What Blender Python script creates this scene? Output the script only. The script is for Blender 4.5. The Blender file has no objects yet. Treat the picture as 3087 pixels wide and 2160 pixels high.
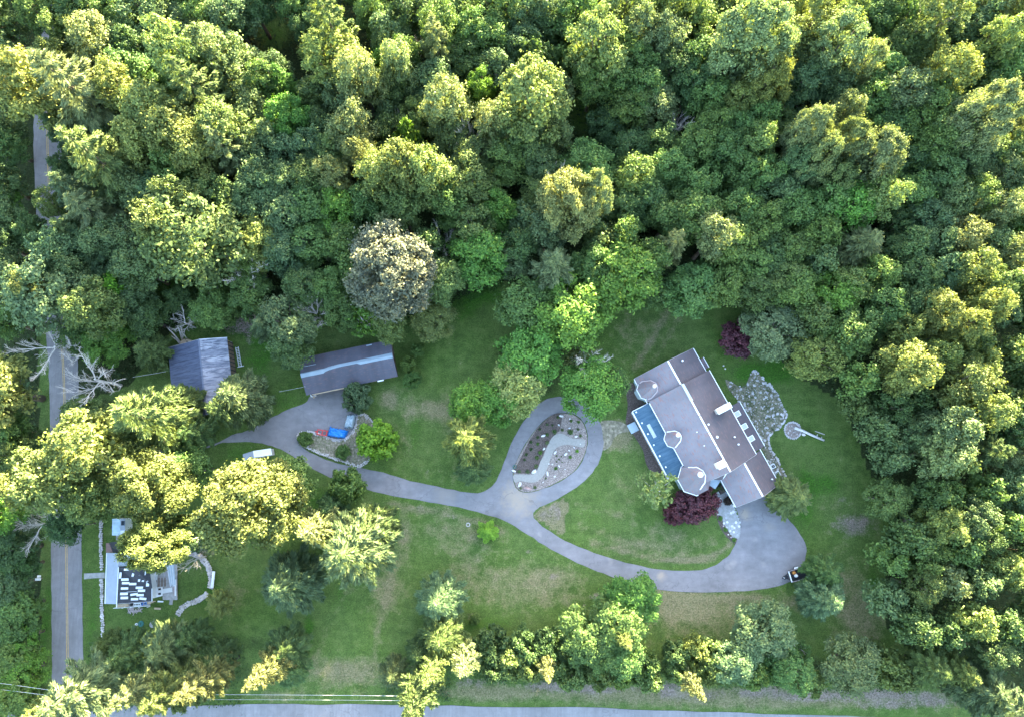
import bpy, math, random
import numpy as np
from mathutils import Vector, Matrix
from mathutils.geometry import tessellate_polygon

sc = bpy.context.scene
col = sc.collection
R = random.Random(7)

# ---------------------------------------------------------------- camera
TILT = math.radians(9.0); FPX = 2058.0; HCAM = 125.0
cam_d = bpy.data.cameras.new('camera'); cam = bpy.data.objects.new('camera', cam_d); col.objects.link(cam)
cam.location = (0, 0, HCAM); cam.rotation_euler = (TILT, 0, 0)
cam_d.sensor_fit = 'HORIZONTAL'; cam_d.sensor_width = 36.0; cam_d.lens = 36.0 * FPX / 3087.0
cam_d.clip_start = 1.0; cam_d.clip_end = 6000.0
sc.camera = cam

# ---------------------------------------------------------------- light
SUN_EL = math.radians(11.0); SUN_AZ = math.radians(24.0)      # azimuth measured clockwise from +Y (up in the picture)
w = bpy.data.worlds.new('World'); sc.world = w; w.use_nodes = True
nt = w.node_tree; nt.nodes.clear()
sky = nt.nodes.new('ShaderNodeTexSky'); sky.sky_type = 'NISHITA'; sky.sun_disc = False
sky.sun_elevation = SUN_EL; sky.sun_rotation = SUN_AZ
sky.air_density = 1.0; sky.dust_density = 1.5; sky.ozone_density = 1.0
bg = nt.nodes.new('ShaderNodeBackground'); bg.inputs[1].default_value = 0.10
wo = nt.nodes.new('ShaderNodeOutputWorld')
nt.links.new(sky.outputs[0], bg.inputs[0]); nt.links.new(bg.outputs[0], wo.inputs[0])
sd = bpy.data.lights.new('sun', 'SUN'); sd.energy = 5.0; sd.angle = math.radians(0.6); sd.color = (1.0, 0.88, 0.56)
so = bpy.data.objects.new('sun', sd); col.objects.link(so)
sdir = Vector((math.sin(SUN_AZ) * math.cos(SUN_EL), math.cos(SUN_AZ) * math.cos(SUN_EL), math.sin(SUN_EL)))
so.rotation_euler = sdir.to_track_quat('Z', 'Y').to_euler(); so.location = (60, 140, 90)
sc.view_settings.view_transform = 'Standard'; sc.view_settings.look = 'None'
sc.view_settings.exposure = 4.4; sc.view_settings.gamma = 1.0
sc.view_settings.use_curve_mapping = False
sc.cycles.max_bounces = 6; sc.cycles.diffuse_bounces = 2; sc.cycles.transparent_max_bounces = 4
sc.cycles.use_denoising = True

# ---------------------------------------------------------------- picture <-> place
cT, sT = math.cos(TILT), math.sin(TILT)
def P(px, py, z=0.0):
    u = (px - 1543.5) / FPX; v = (1080.0 - py) / FPX
    k = (HCAM - z) / (cT - v * sT)
    return Vector((k * u, k * (sT + v * cT), z))
FS = 3087.0 / 2296.0
def PF(fx, fy, z=0.0): return P(fx * FS, fy * FS, z)
def Pz(ox, oy, s):
    def f(x, y, z=0.0): return P(ox + x * s, oy + y * s, z)
    return f
ZA = Pz(1880, 1030, 360 / 1786); ZC = Pz(1880, 1260, 360 / 1786); ZD = Pz(2080, 1300, 360 / 1786)
ZI = Pz(1500, 1180, 360 / 1786); ZW = Pz(880, 1220, 360 / 2296); ZR = Pz(2260, 1080, 260 / 1161)
ZH = Pz(280, 1530, 400 / 1786); ZP = Pz(2080, 1440, 180 / 1446); ZT = Pz(2300, 1640, 180 / 1786)
ZG = Pz(480, 980, 300 / 1786); ZS = Pz(880, 990, 360 / 1786)

# ---------------------------------------------------------------- objects
def tag(o, label=None, cat=None, group=None, kind=None):
    if label: o['label'] = label
    if cat: o['category'] = cat
    if group: o['group'] = group
    if kind: o['kind'] = kind
    return o
def empty(name, loc, rz=0.0, label=None, cat=None, group=None):
    o = bpy.data.objects.new(name, None); col.objects.link(o)
    o.location = loc; o.rotation_euler = (0, 0, rz); o.empty_display_size = 0.3
    return tag(o, label, cat, group)

class MB:
    def __init__(s): s.v = []; s.f = []; s.sm = False
    def face(s, pts):
        i = len(s.v); s.v += [tuple(p) for p in pts]; s.f.append(tuple(range(i, i + len(pts)))); return s
    def hexa(s, a, b):                       # a, b: bottom and top loops (same count)
        n = len(a); i = len(s.v); s.v += [tuple(p) for p in a] + [tuple(p) for p in b]
        s.f.append(tuple(range(i + n - 1, i - 1, -1))); s.f.append(tuple(range(i + n, i + 2 * n)))
        for k in range(n):
            s.f.append((i + k, i + (k + 1) % n, i + n + (k + 1) % n, i + n + k))
        return s
    def box(s, c, d, rz=0.0, M=None):
        x, y, z = d[0] / 2, d[1] / 2, d[2] / 2
        co, si = math.cos(rz), math.sin(rz)
        def t(px, py, pz):
            q = Vector((c[0] + px * co - py * si, c[1] + px * si + py * co, c[2] + pz))
            return M @ q if M else q
        return s.hexa([t(-x, -y, -z), t(x, -y, -z), t(x, y, -z), t(-x, y, -z)], [t(-x, -y, z), t(x, -y, z), t(x, y, z), t(-x, y, z)])
    def prism(s, poly, z0, z1):
        return s.hexa([(p[0], p[1], z0) for p in poly], [(p[0], p[1], z1) for p in poly])
    def bar(s, p, q, wd, h):                 # a box from p to q, wd wide, h high
        p = Vector(p); q = Vector(q); d = (q - p); L = d.length
        if L < 1e-6: return s
        d.normalize(); side = d.cross(Vector((0, 0, 1)))
        if side.length < 1e-4: side = Vector((1, 0, 0))
        side.normalize(); up = side.cross(d).normalized()
        a = side * (wd / 2); b = up * (h / 2)
        return s.hexa([p - a - b, p + a - b, p + a + b, p - a + b][::-1], [q - a - b, q + a - b, q + a + b, q - a + b][::-1])
    def tube(s, pts, rad, n=6, cap=True):
        pts = [Vector(p) for p in pts]; i0 = len(s.v); m = len(pts)
        ref = Vector((0.13, 0.91, 0.39)).normalized()
        for k in range(m):
            d = (pts[min(k + 1, m - 1)] - pts[max(k - 1, 0)])
            d = d.normalized() if d.length > 1e-7 else Vector((0, 0, 1))
            a = d.cross(ref)
            if a.length < 0.05: a = d.cross(Vector((1, 0, 0)))
            a.normalize(); b = d.cross(a)
            r = rad[k] if isinstance(rad, (list, tuple)) else rad
            for j in range(n):
                t = 2 * math.pi * j / n
                s.v.append(tuple(pts[k] + (a * math.cos(t) + b * math.sin(t)) * r))
        for k in range(m - 1):
            for j in range(n):
                A = i0 + k * n + j; B = i0 + k * n + (j + 1) % n
                s.f.append((A, B, B + n, A + n))
        if cap:
            s.f.append(tuple(range(i0 + n - 1, i0 - 1, -1))); s.f.append(tuple(range(i0 + (m - 1) * n, i0 + m * n)))
        return s
    def cyl(s, c, r, z0, z1, n=16, r2=None):
        r2 = r if r2 is None else r2
        return s.hexa([(c[0] + r * math.cos(2 * math.pi * k / n), c[1] + r * math.sin(2 * math.pi * k / n), z0) for k in range(n)],
                      [(c[0] + r2 * math.cos(2 * math.pi * k / n), c[1] + r2 * math.sin(2 * math.pi * k / n), z1) for k in range(n)])
    def mesh(s, name, m):
        me = bpy.data.meshes.new(name); me.from_pydata(s.v, [], s.f); me.materials.append(m)
        if s.sm: me.polygons.foreach_set('use_smooth', [True] * len(me.polygons))
        me.update(); return me
    def build(s, name, m, parent=None, origin=None):
        if origin is not None:
            ox, oy, oz = origin; s.v = [(a - ox, b - oy, c - oz) for a, b, c in s.v]
        o = bpy.data.objects.new(name, s.mesh(name, m)); col.objects.link(o)
        if parent is not None: o.parent = parent
        if origin is not None and parent is None: o.location = origin
        return o
def np_mesh(name, verts, faces, m, smooth=False):
    me = bpy.data.meshes.new(name); nv = len(verts); nf, k = faces.shape
    me.vertices.add(nv); me.vertices.foreach_set('co', np.ascontiguousarray(verts, dtype=np.float32).ravel())
    me.loops.add(nf * k); me.loops.foreach_set('vertex_index', np.ascontiguousarray(faces, dtype=np.int32).ravel())
    me.polygons.add(nf); me.polygons.foreach_set('loop_start', np.arange(0, nf * k, k, dtype=np.int32))
    me.update(calc_edges=True); me.materials.append(m)
    if smooth: me.polygons.foreach_set('use_smooth', np.ones(nf, dtype=bool))
    return me
def link(name, me, parent=None):
    o = bpy.data.objects.new(name, me); col.objects.link(o)
    if parent is not None: o.parent = parent
    return o
def smooth_line(pts, closed=False, sub=6):
    pts = [Vector(p) for p in pts]; n = len(pts); out = []
    rng = range(n) if closed else range(n - 1)
    for i in rng:
        g = (lambda k: pts[k % n]) if closed else (lambda k: pts[min(max(k, 0), n - 1)])
        a, b, c, d = g(i - 1), g(i), g(i + 1), g(i + 2)
        for k in range(sub):
            t = k / sub
            out.append(0.5 * ((2 * b) + (c - a) * t + (2 * a - 5 * b + 4 * c - d) * t * t + (3 * b - a - 3 * c + d) * t ** 3))
    if not closed: out.append(pts[-1])
    return out
def sheet(name, loops, z0, z1, m, parent=None, kind='structure'):
    """a flat slab (loops[0] outline, others holes)"""
    L = [[Vector((p[0], p[1], 0)) for p in lp] for lp in loops]
    tri = tessellate_polygon(L); flat = [p for lp in L for p in lp]
    mb = MB(); mb.v = [(p.x, p.y, z1) for p in flat]
    n = len(flat)
    for t in tri:
        a, b, c = [flat[k] for k in t]
        cr = (b - a).cross(c - a).z
        mb.f.append(tuple(t) if cr > 0 else (t[0], t[2], t[1]))
    mb.v += [(p.x, p.y, z0) for p in flat]
    i = 0
    for lp in L:
        m_ = len(lp)
        for k in range(m_):
            mb.f.append((i + k, i + (k + 1) % m_, i + (k + 1) % m_ + n, i + k + n))
        i += m_
    o = mb.build(name, m, parent)
    if kind: o['kind'] = kind
    return o

# ---------------------------------------------------------------- materials
def new_mat(name):
    m = bpy.data.materials.new(name); m.use_nodes = True; t = m.node_tree; t.nodes.clear()
    o = t.nodes.new('ShaderNodeOutputMaterial'); b = t.nodes.new('ShaderNodeBsdfPrincipled')
    t.links.new(b.outputs[0], o.inputs[0]); return m, t, b, o
def N(t, typ, **kw):
    n = t.nodes.new(typ)
    for k, v in kw.items(): setattr(n, k, v)
    return n
def ramp(t, src, stops):
    r = N(t, 'ShaderNodeValToRGB'); e = r.color_ramp.elements
    while len(e) < len(stops): e.new(0.5)
    for el, (p, c) in zip(e, stops):
        el.position = p; el.color = (c[0], c[1], c[2], 1) if not isinstance(c, (int, float)) else (c, c, c, 1)
    t.links.new(src, r.inputs[0]); return r.outputs[0]
def noise(t, co, scale, detail=4, rough=0.6, dist=0.0):
    n = N(t, 'ShaderNodeTexNoise'); n.inputs['Scale'].default_value = scale; n.inputs['Detail'].default_value = detail
    n.inputs['Roughness'].default_value = rough; n.inputs['Distortion'].default_value = dist
    if co is not None: t.links.new(co, n.inputs['Vector'])
    return n.outputs[0]
def mixc(t, fac, a, b, mode='MIX'):
    m = N(t, 'ShaderNodeMix', data_type='RGBA', blend_type=mode)
    for s, v in ((m.inputs[0], fac), (m.inputs[6], a), (m.inputs[7], b)):
        if isinstance(v, (int, float)): s.default_value = v
        elif isinstance(v, (tuple, list)): s.default_value = (v[0], v[1], v[2], 1)
        else: t.links.new(v, s)
    return m.outputs[2]
def math_(t, op, a, b=None, clamp=False):
    m = N(t, 'ShaderNodeMath', operation=op, use_clamp=clamp)
    for s, v in ((m.inputs[0], a), (m.inputs[1], b)):
        if v is None: continue
        if isinstance(v, (int, float)): s.default_value = v
        else: t.links.new(v, s)
    return m.outputs[0]
def co_obj(t): return N(t, 'ShaderNodeTexCoord').outputs['Object']
def co_pos(t): return N(t, 'ShaderNodeNewGeometry').outputs['Position']
def mapping(t, co, scale=(1, 1, 1), rot=(0, 0, 0)):
    m = N(t, 'ShaderNodeMapping'); t.links.new(co, m.inputs[0]); m.inputs['Scale'].default_value = scale; m.inputs['Rotation'].default_value = rot
    return m.outputs[0]
def bump(t, b, h, st=0.4, dist=0.05):
    n = N(t, 'ShaderNodeBump'); n.inputs['Strength'].default_value = st; n.inputs['Distance'].default_value = dist
    t.links.new(h, n.inputs['Height']); t.links.new(n.outputs[0], b.inputs['Normal'])
def plain(name, c, rough=0.7, var=0.25, scale=3.0, metal=0.0):
    m, t, b, o = new_mat(name); p = co_pos(t)
    n1 = noise(t, p, scale, 5); d = tuple(x * (1 - var) for x in c); l = tuple(min(1, x * (1 + var)) for x in c)
    t.links.new(ramp(t, n1, [(0.3, d), (0.7, l)]), b.inputs['Base Color'])
    b.inputs['Roughness'].default_value = rough; b.inputs['Metallic'].default_value = metal
    bump(t, b, noise(t, p, scale * 6, 3), 0.2, 0.02); return m

def leaf_mat(name, tint_by_object=True, c=(0.06, 0.1, 0.03), trans=0.25):
    m = bpy.data.materials.new(name); m.use_nodes = True; t = m.node_tree; t.nodes.clear()
    out = N(t, 'ShaderNodeOutputMaterial'); geo = N(t, 'ShaderNodeNewGeometry'); oi = N(t, 'ShaderNodeObjectInfo')
    base = N(t, 'ShaderNodeAttribute', attribute_name='tint').outputs['Color'] if tint_by_object == 'attr' else oi.outputs['Color']
    rnd = geo.outputs['Random Per Island']
    v = ramp(t, rnd, [(0.0, (0.60, 0.66, 0.62)), (0.5, (0.95, 0.97, 0.95)), (1.0, (1.5, 1.38, 1.2))])
    big = ramp(t, noise(t, co_obj(t), 0.55, 3), [(0.3, (0.80, 0.84, 0.9)), (0.7, (1.18, 1.14, 1.0))])
    c1 = mixc(t, 1.0, v, big, 'MULTIPLY')
    c2 = mixc(t, 1.0, c1, base if base is not None else c, 'MULTIPLY')
    d = N(t, 'ShaderNodeBsdfDiffuse'); t.links.new(c2, d.inputs[0])
    tr = N(t, 'ShaderNodeBsdfTranslucent'); t.links.new(mixc(t, 1.0, c2, (1.2, 1.15, 0.62), 'MULTIPLY'), tr.inputs[0])
    mx = N(t, 'ShaderNodeMixShader'); mx.inputs[0].default_value = trans
    t.links.new(d.outputs[0], mx.inputs[1]); t.links.new(tr.outputs[0], mx.inputs[2])
    gl = N(t, 'ShaderNodeBsdfGlossy'); gl.inputs['Roughness'].default_value = 0.7; gl.inputs[0].default_value = (0.8, 0.9, 0.8, 1)
    m2 = N(t, 'ShaderNodeMixShader'); m2.inputs[0].default_value = 0.025
    t.links.new(mx.outputs[0], m2.inputs[1]); t.links.new(gl.outputs[0], m2.inputs[2])
    t.links.new(m2.outputs[0], out.inputs[0]); return m

M = {}
M['leaf_attr'] = leaf_mat('woodland_leaves', tint_by_object='attr')
M['leaf'] = leaf_mat('broad_leaves'); M['needle'] = leaf_mat('needles', trans=0.25); M['cbark'] = None
M['bark'] = plain('bark', (0.13, 0.10, 0.08), 0.9, 0.4, 2.0)
M['palebark'] = plain('pale_bark', (0.42, 0.38, 0.34), 0.85, 0.3, 2.0)
M['cbark'] = plain('conifer_bark', (0.07, 0.065, 0.045), 0.9, 0.3, 2.0)
M['deadwood'] = plain('dead_wood', (0.50, 0.45, 0.41), 0.85, 0.25, 2.0)
M['white'] = plain('white_paint', (0.74, 0.75, 0.76), 0.5, 0.06, 1.5)
M['siding'] = plain('pale_siding', (0.42, 0.50, 0.56), 0.6, 0.10, 2.0)
M['stone'] = plain('pale_stone', (0.45, 0.41, 0.40), 0.85, 0.35, 1.2)
M['boulder'] = plain('white_boulder', (0.62, 0.58, 0.56), 0.8, 0.15, 2.0)
M['redrock'] = plain('reddish_boulder', (0.40, 0.27, 0.25), 0.8, 0.2, 2.0)
M['flag'] = plain('flagstone', (0.33, 0.32, 0.32), 0.8, 0.3, 0.8)
M['black'] = plain('black_plastic', (0.015, 0.016, 0.02), 0.6, 0.3, 3.0)
M['glass'] = plain('dark_glass', (0.03, 0.04, 0.05), 0.08, 0.1, 1.0)
M['paleglass'] = plain('pale_glass', (0.38, 0.42, 0.44), 0.15, 0.1, 1.0)
M['red'] = plain('red_paint', (0.55, 0.04, 0.035), 0.5, 0.2, 3.0)
M['wood'] = plain('brown_boards', (0.20, 0.14, 0.10), 0.8, 0.3, 2.0)
M['tanwood'] = plain('tan_boards', (0.46, 0.34, 0.23), 0.75, 0.2, 2.0)
M['greywood'] = plain('grey_boards', (0.33, 0.31, 0.30), 0.8, 0.25, 2.0)
M['orange'] = plain('orange_cloth', (0.55, 0.22, 0.05), 0.8, 0.2, 4.0)
M['teal'] = plain('teal_plastic', (0.03, 0.14, 0.12), 0.5, 0.2, 3.0)
M['concrete'] = plain('concrete', (0.30, 0.29, 0.28), 0.85, 0.2, 2.0)
M['metal'] = plain('aluminium', (0.65, 0.66, 0.68), 0.4, 0.1, 2.0)
M['beige'] = plain('beige_masonry', (0.55, 0.48, 0.42), 0.8, 0.2, 3.0)
M['wire'] = plain('pale_wire', (0.5, 0.5, 0.5), 0.5, 0.1, 1.0)
M['yellow'] = plain('yellow_paint', (0.50, 0.32, 0.10), 0.7, 0.25, 2.0)
M['ltroof'] = plain('pale_blue_grey_roofing', (0.30, 0.33, 0.38), 0.7, 0.08, 1.0)
M['membrane'] = plain('black_membrane', (0.035, 0.035, 0.042), 0.75, 0.2, 1.0)
M['brownroof'] = plain('brown_roofing', (0.22, 0.13, 0.11), 0.8, 0.2, 2.0)

def tarp(name, c, c2):
    m, t, b, o = new_mat(name); p = co_pos(t)
    n = noise(t, mapping(t, p, (1, 1, 1)), 3.0, 5, 0.6, 1.2)
    t.links.new(ramp(t, n, [(0.3, c), (0.55, c), (0.75, c2)]), b.inputs['Base Color'])
    b.inputs['Roughness'].default_value = 0.35; bump(t, b, n, 0.9, 0.15); return m
M['bluetarp'] = tarp('blue_tarp', (0.01, 0.20, 0.66), (0.06, 0.40, 0.80))
M['greytarp'] = tarp('silver_tarp', (0.34, 0.42, 0.47), (0.60, 0.64, 0.66))

def PFm(fx, fy):
    q = P(fx * FS, fy * FS); return (q.x, q.y)
def asphalt(name, c, tint=(0.42, 0.36, 0.32), lane=False):
    m, t, b, o = new_mat(name); p = co_pos(t)
    big = noise(t, p, 0.12, 4, 0.6); mid = noise(t, p, 0.9, 5, 0.65); fine = noise(t, p, 14, 3, 0.7)
    d = tuple(x * 0.80 for x in c); l = tuple(x * 1.16 for x in c)
    c1 = ramp(t, big, [(0.32, d), (0.68, l)])
    c2 = mixc(t, 0.55, c1, ramp(t, mid, [(0.3, 0.78), (0.7, 1.18)]), 'MULTIPLY')
    c3 = mixc(t, 0.35, c2, ramp(t, fine, [(0.3, 0.7), (0.7, 1.3)]), 'MULTIPLY')
    st = noise(t, mapping(t, p, (2.2, 0.16, 1), (0, 0, 0.1)) if lane else mapping(t, p, (0.3, 0.9, 1), (0, 0, 0.5)), 1.0, 4, 0.6)
    c4 = mixc(t, 0.5, c3, ramp(t, st, [(0.35, 0.82), (0.65, 1.15)]), 'MULTIPLY')
    # dusty spots and dark drips
    sp = ramp(t, noise(t, p, 0.22, 3, 0.5), [(0.66, 0.0), (0.80, 0.55)])
    c5 = mixc(t, sp, c4, tint)
    dr = ramp(t, noise(t, p, 1.7, 2, 0.5), [(0.72, 0.0), (0.78, 0.5)])
    c6 = mixc(t, dr, c5, tuple(x * 0.5 for x in c))
    for bx, by, ra, am in ((1165, 1120, 3.6, .75), (1150, 1108, 2.2, .5), (1482, 1290, 1.0, .8), (1671, 1153, 1.3, .7), (1000, 1108, 2.5, .35), (1725, 1180, 1.2, .3)):
        q = PFm(bx, by); dv = N(t, 'ShaderNodeVectorMath', operation='DISTANCE'); t.links.new(p, dv.inputs[0]); dv.inputs[1].default_value = (q[0], q[1], 0.05)
        f_ = math_(t, 'ADD', dv.outputs['Value'], math_(t, 'MULTIPLY', math_(t, 'SUBTRACT', mid, .5), ra * 2.0))
        c6 = mixc(t, math_(t, 'MULTIPLY', ramp(t, math_(t, 'DIVIDE', f_, ra * 1.6), [(0.1, 1.0), (0.7, 0.0)]), am), c6, (.34, .27, .21))
    # cracks
    vo = N(t, 'ShaderNodeTexVoronoi', feature='DISTANCE_TO_EDGE'); vo.inputs['Scale'].default_value = 0.09
    wv = N(t, 'ShaderNodeVectorMath', operation='ADD'); t.links.new(p, wv.inputs[0])
    nn = N(t, 'ShaderNodeTexNoise'); nn.inputs['Scale'].default_value = 0.5; t.links.new(p, nn.inputs['Vector'])
    sc_ = N(t, 'ShaderNodeVectorMath', operation='SCALE'); t.links.new(nn.outputs['Color'], sc_.inputs[0]); sc_.inputs['Scale'].default_value = 4.0
    t.links.new(sc_.outputs[0], wv.inputs[1]); t.links.new(wv.outputs[0], vo.inputs['Vector'])
    ck = ramp(t, vo.outputs['Distance'], [(0.0, 0.42), (0.006, 0.0)])
    c7 = mixc(t, ck, c6, tuple(x * 0.35 for x in c))
    t.links.new(c7, b.inputs['Base Color']); b.inputs['Roughness'].default_value = 0.85
    bump(t, b, fine, 0.3, 0.01); return m
M['drive'] = asphalt('driveway_asphalt', (0.198, 0.184, 0.190))
M['road'] = asphalt('road_asphalt', (0.200, 0.186, 0.192), lane=True)
M['gravelpath'] = plain('pale_gravel', (0.31, 0.28, 0.25), 0.9, 0.12, 4.0)

def mulch(name, c, c2, sc_=6.0):
    m, t, b, o = new_mat(name); p = co_pos(t)
    n = noise(t, p, sc_, 6, 0.75); v = N(t, 'ShaderNodeTexVoronoi'); v.inputs['Scale'].default_value = sc_ * 0.9; t.links.new(p, v.inputs['Vector'])
    c1 = ramp(t, n, [(0.36, c), (0.64, c2)])
    c3 = mixc(t, 0.5, c1, ramp(t, v.outputs['Distance'], [(0.1, 1.5), (0.6, 0.5)]), 'MULTIPLY')
    t.links.new(c3, b.inputs['Base Color']); b.inputs['Roughness'].default_value = 0.95
    bump(t, b, n, 0.8, 0.06); return m
M['mulch'] = mulch('brown_mulch', (0.055, 0.038, 0.032), (0.19, 0.14, 0.12))
M['bed'] = mulch('pale_chip_mulch', (0.14, 0.105, 0.085), (0.44, 0.35, 0.31))
M['soil'] = mulch('grassy_soil', (0.09, 0.11, 0.045), (0.34, 0.27, 0.215), 2.5)

M['straw'] = mulch('dry_straw', (0.13, 0.12, 0.07), (0.36, 0.30, 0.22), 1.6)
def shingle(name, c, fleck, stain, rz):
    m, t, b, o = new_mat(name); p = mapping(t, co_pos(t), (1, 1, 1), (0, 0, rz))
    q = N(t, 'ShaderNodeMapping'); t.links.new(p, q.inputs[0]); q.inputs['Scale'].default_value = (0.55, 2.4, 1.0)
    f = noise(t, q.outputs[0], 2.0, 3, 0.6)
    c1 = ramp(t, noise(t, p, 0.25, 4), [(0.3, tuple(x * .84 for x in c)), (0.7, tuple(x * 1.14 for x in c))])
    fl = ramp(t, f, [(0.56, 0.0), (0.62, fleck)])
    c2 = mixc(t, fl, c1, (0.25, 0.13, 0.12))
    dk = ramp(t, noise(t, q.outputs[0], 3.1, 2, 0.5), [(0.62, 0.0), (0.7, fleck * 0.7)])
    c3 = mixc(t, dk, c2, (0.10, 0.09, 0.13))
    s = N(t, 'ShaderNodeMapping'); t.links.new(p, s.inputs[0]); s.inputs['Scale'].default_value = (0.5, 0.06, 0.06)
    stn = ramp(t, noise(t, s.outputs[0], 1.0, 5, 0.65), [(0.42, 0.0), (0.72, stain)])
    c4 = mixc(t, stn, c3, (0.045, 0.035, 0.045))
    t.links.new(c4, b.inputs['Base Color']); b.inputs['Roughness'].default_value = 0.85
    wv = N(t, 'ShaderNodeTexWave'); wv.bands_direction = 'Y'; wv.inputs['Scale'].default_value = 2.2; t.links.new(p, wv.inputs['Vector'])
    bump(t, b, mixc(t, 0.5, wv.outputs[0], f), 0.4, 0.03); return m

def grass_mat():
    m, t, b, o = new_mat('lawn_and_floor'); p = co_pos(t)
    at = N(t, 'ShaderNodeAttribute', attribute_name='mask'); sep = N(t, 'ShaderNodeSeparateColor'); t.links.new(at.outputs['Color'], sep.inputs[0])
    n0 = noise(t, p, 0.07, 5, 0.62); n1 = noise(t, p, 0.45, 6, 0.68); n2 = noise(t, p, 3.2, 5, 0.75); n3 = noise(t, p, 16, 3, 0.8)
    g = ramp(t, n1, [(0.30, (0.042, 0.080, 0.016)), (0.5, (0.074, 0.122, 0.024)), (0.70, (0.112, 0.152, 0.040))])
    g = mixc(t, ramp(t, n0, [(0.35, 0.0), (0.72, 0.55)]), g, (0.108, 0.140, 0.048))
    dry = ramp(t, n2, [(0.3, (0.135, 0.125, 0.060)), (0.7, (0.24, 0.195, 0.12))])
    def masked(ch, amt, thr=0.5):
        a = math_(t, 'ADD', sep.outputs[ch], math_(t, 'MULTIPLY', math_(t, 'SUBTRACT', n1, 0.5), 1.7))
        a = math_(t, 'ADD', a, math_(t, 'MULTIPLY', math_(t, 'SUBTRACT', n2, 0.5), 0.7))
        return ramp(t, a, [(thr - 0.22, 0.0), (thr + 0.28, amt)])
    c = mixc(t, masked(1, 0.9), g, ramp(t, n2, [(0.3, (0.022, 0.075, 0.008)), (0.7, (0.055, 0.135, 0.014))]))
    c = mixc(t, masked(0, 0.85), c, dry)
    dirt = ramp(t, n2, [(0.25, (0.10, 0.075, 0.058)), (0.75, (0.31, 0.245, 0.21))])
    c = mixc(t, masked(2, 0.95), c, dirt)
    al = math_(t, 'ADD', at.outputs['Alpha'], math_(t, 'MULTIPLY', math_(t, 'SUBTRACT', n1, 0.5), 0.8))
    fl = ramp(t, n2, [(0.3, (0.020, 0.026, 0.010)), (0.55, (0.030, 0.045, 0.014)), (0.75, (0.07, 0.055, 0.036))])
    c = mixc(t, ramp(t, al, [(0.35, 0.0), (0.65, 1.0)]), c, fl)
    mow = noise(t, mapping(t, p, (0.12, 0.9, 1), (0, 0, 0.25)), 1.0, 4, 0.7)
    c = mixc(t, 0.5, c, ramp(t, mow, [(0.35, 0.86), (0.65, 1.14)]), 'MULTIPLY')
    n4 = noise(t, p, 5.0, 2, 0.7); n5 = noise(t, p, 1.1, 4, 0.7)
    c = mixc(t, 0.75, c, ramp(t, n4, [(0.32, 0.62), (0.68, 1.38)]), 'MULTIPLY')
    c = mixc(t, 0.5, c, ramp(t, n5, [(0.35, (.72, .80, .72)), (0.65, (1.28, 1.2, 1.25))]), 'MULTIPLY')
    c = mixc(t, 0.8, c, ramp(t, n3, [(0.25, 0.5), (0.75, 1.5)]), 'MULTIPLY')
    c = mixc(t, 0.7, c, ramp(t, n2, [(0.3, 0.7), (0.7, 1.3)]), 'MULTIPLY')
    t.links.new(c, b.inputs['Base Color']); b.inputs['Roughness'].default_value = 0.95
    b.inputs['Specular IOR Level'].default_value = 0.15
    bump(t, b, mixc(t, 0.5, n2, n3), 1.0, 0.14); return m
M['grass'] = grass_mat()

# ---------------------------------------------------------------- ground
def inpoly(x, y, poly):
    ins = np.zeros(x.shape, bool); n = len(poly)
    for i in range(n):
        x1, y1 = poly[i][0], poly[i][1]; x2, y2 = poly[(i + 1) % n][0], poly[(i + 1) % n][1]
        c = ((y1 > y) != (y2 > y)) & (x < (x2 - x1) * (y - y1) / (y2 - y1 + 1e-12) + x1)
        ins ^= c
    return ins
FOREST = [(-500, -260), (2800, -260), (2800, 1800), (2120, 1560), (2050, 1470), (1990, 1400), (1985, 1250), (1998, 1150), (1950, 1060), (1890, 900),
          (1800, 850), (1730, 790), (1680, 690), (1500, 672), (1370, 690), (1230, 690), (1165, 640), (1120, 630), (1010, 680), (850, 735),
          (640, 730), (560, 690), (430, 700), (380, 745), (290, 860), (180, 900), (140, 760), (60, 700), (-500, 700)]
forest_w = [PF(*p) for p in FOREST]
leftwood_w = [PF(*p) for p in [(-500, 640), (85, 640), (88, 1180), (90, 1400), (96, 1620), (80, 1750), (-500, 1750)]]
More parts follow.
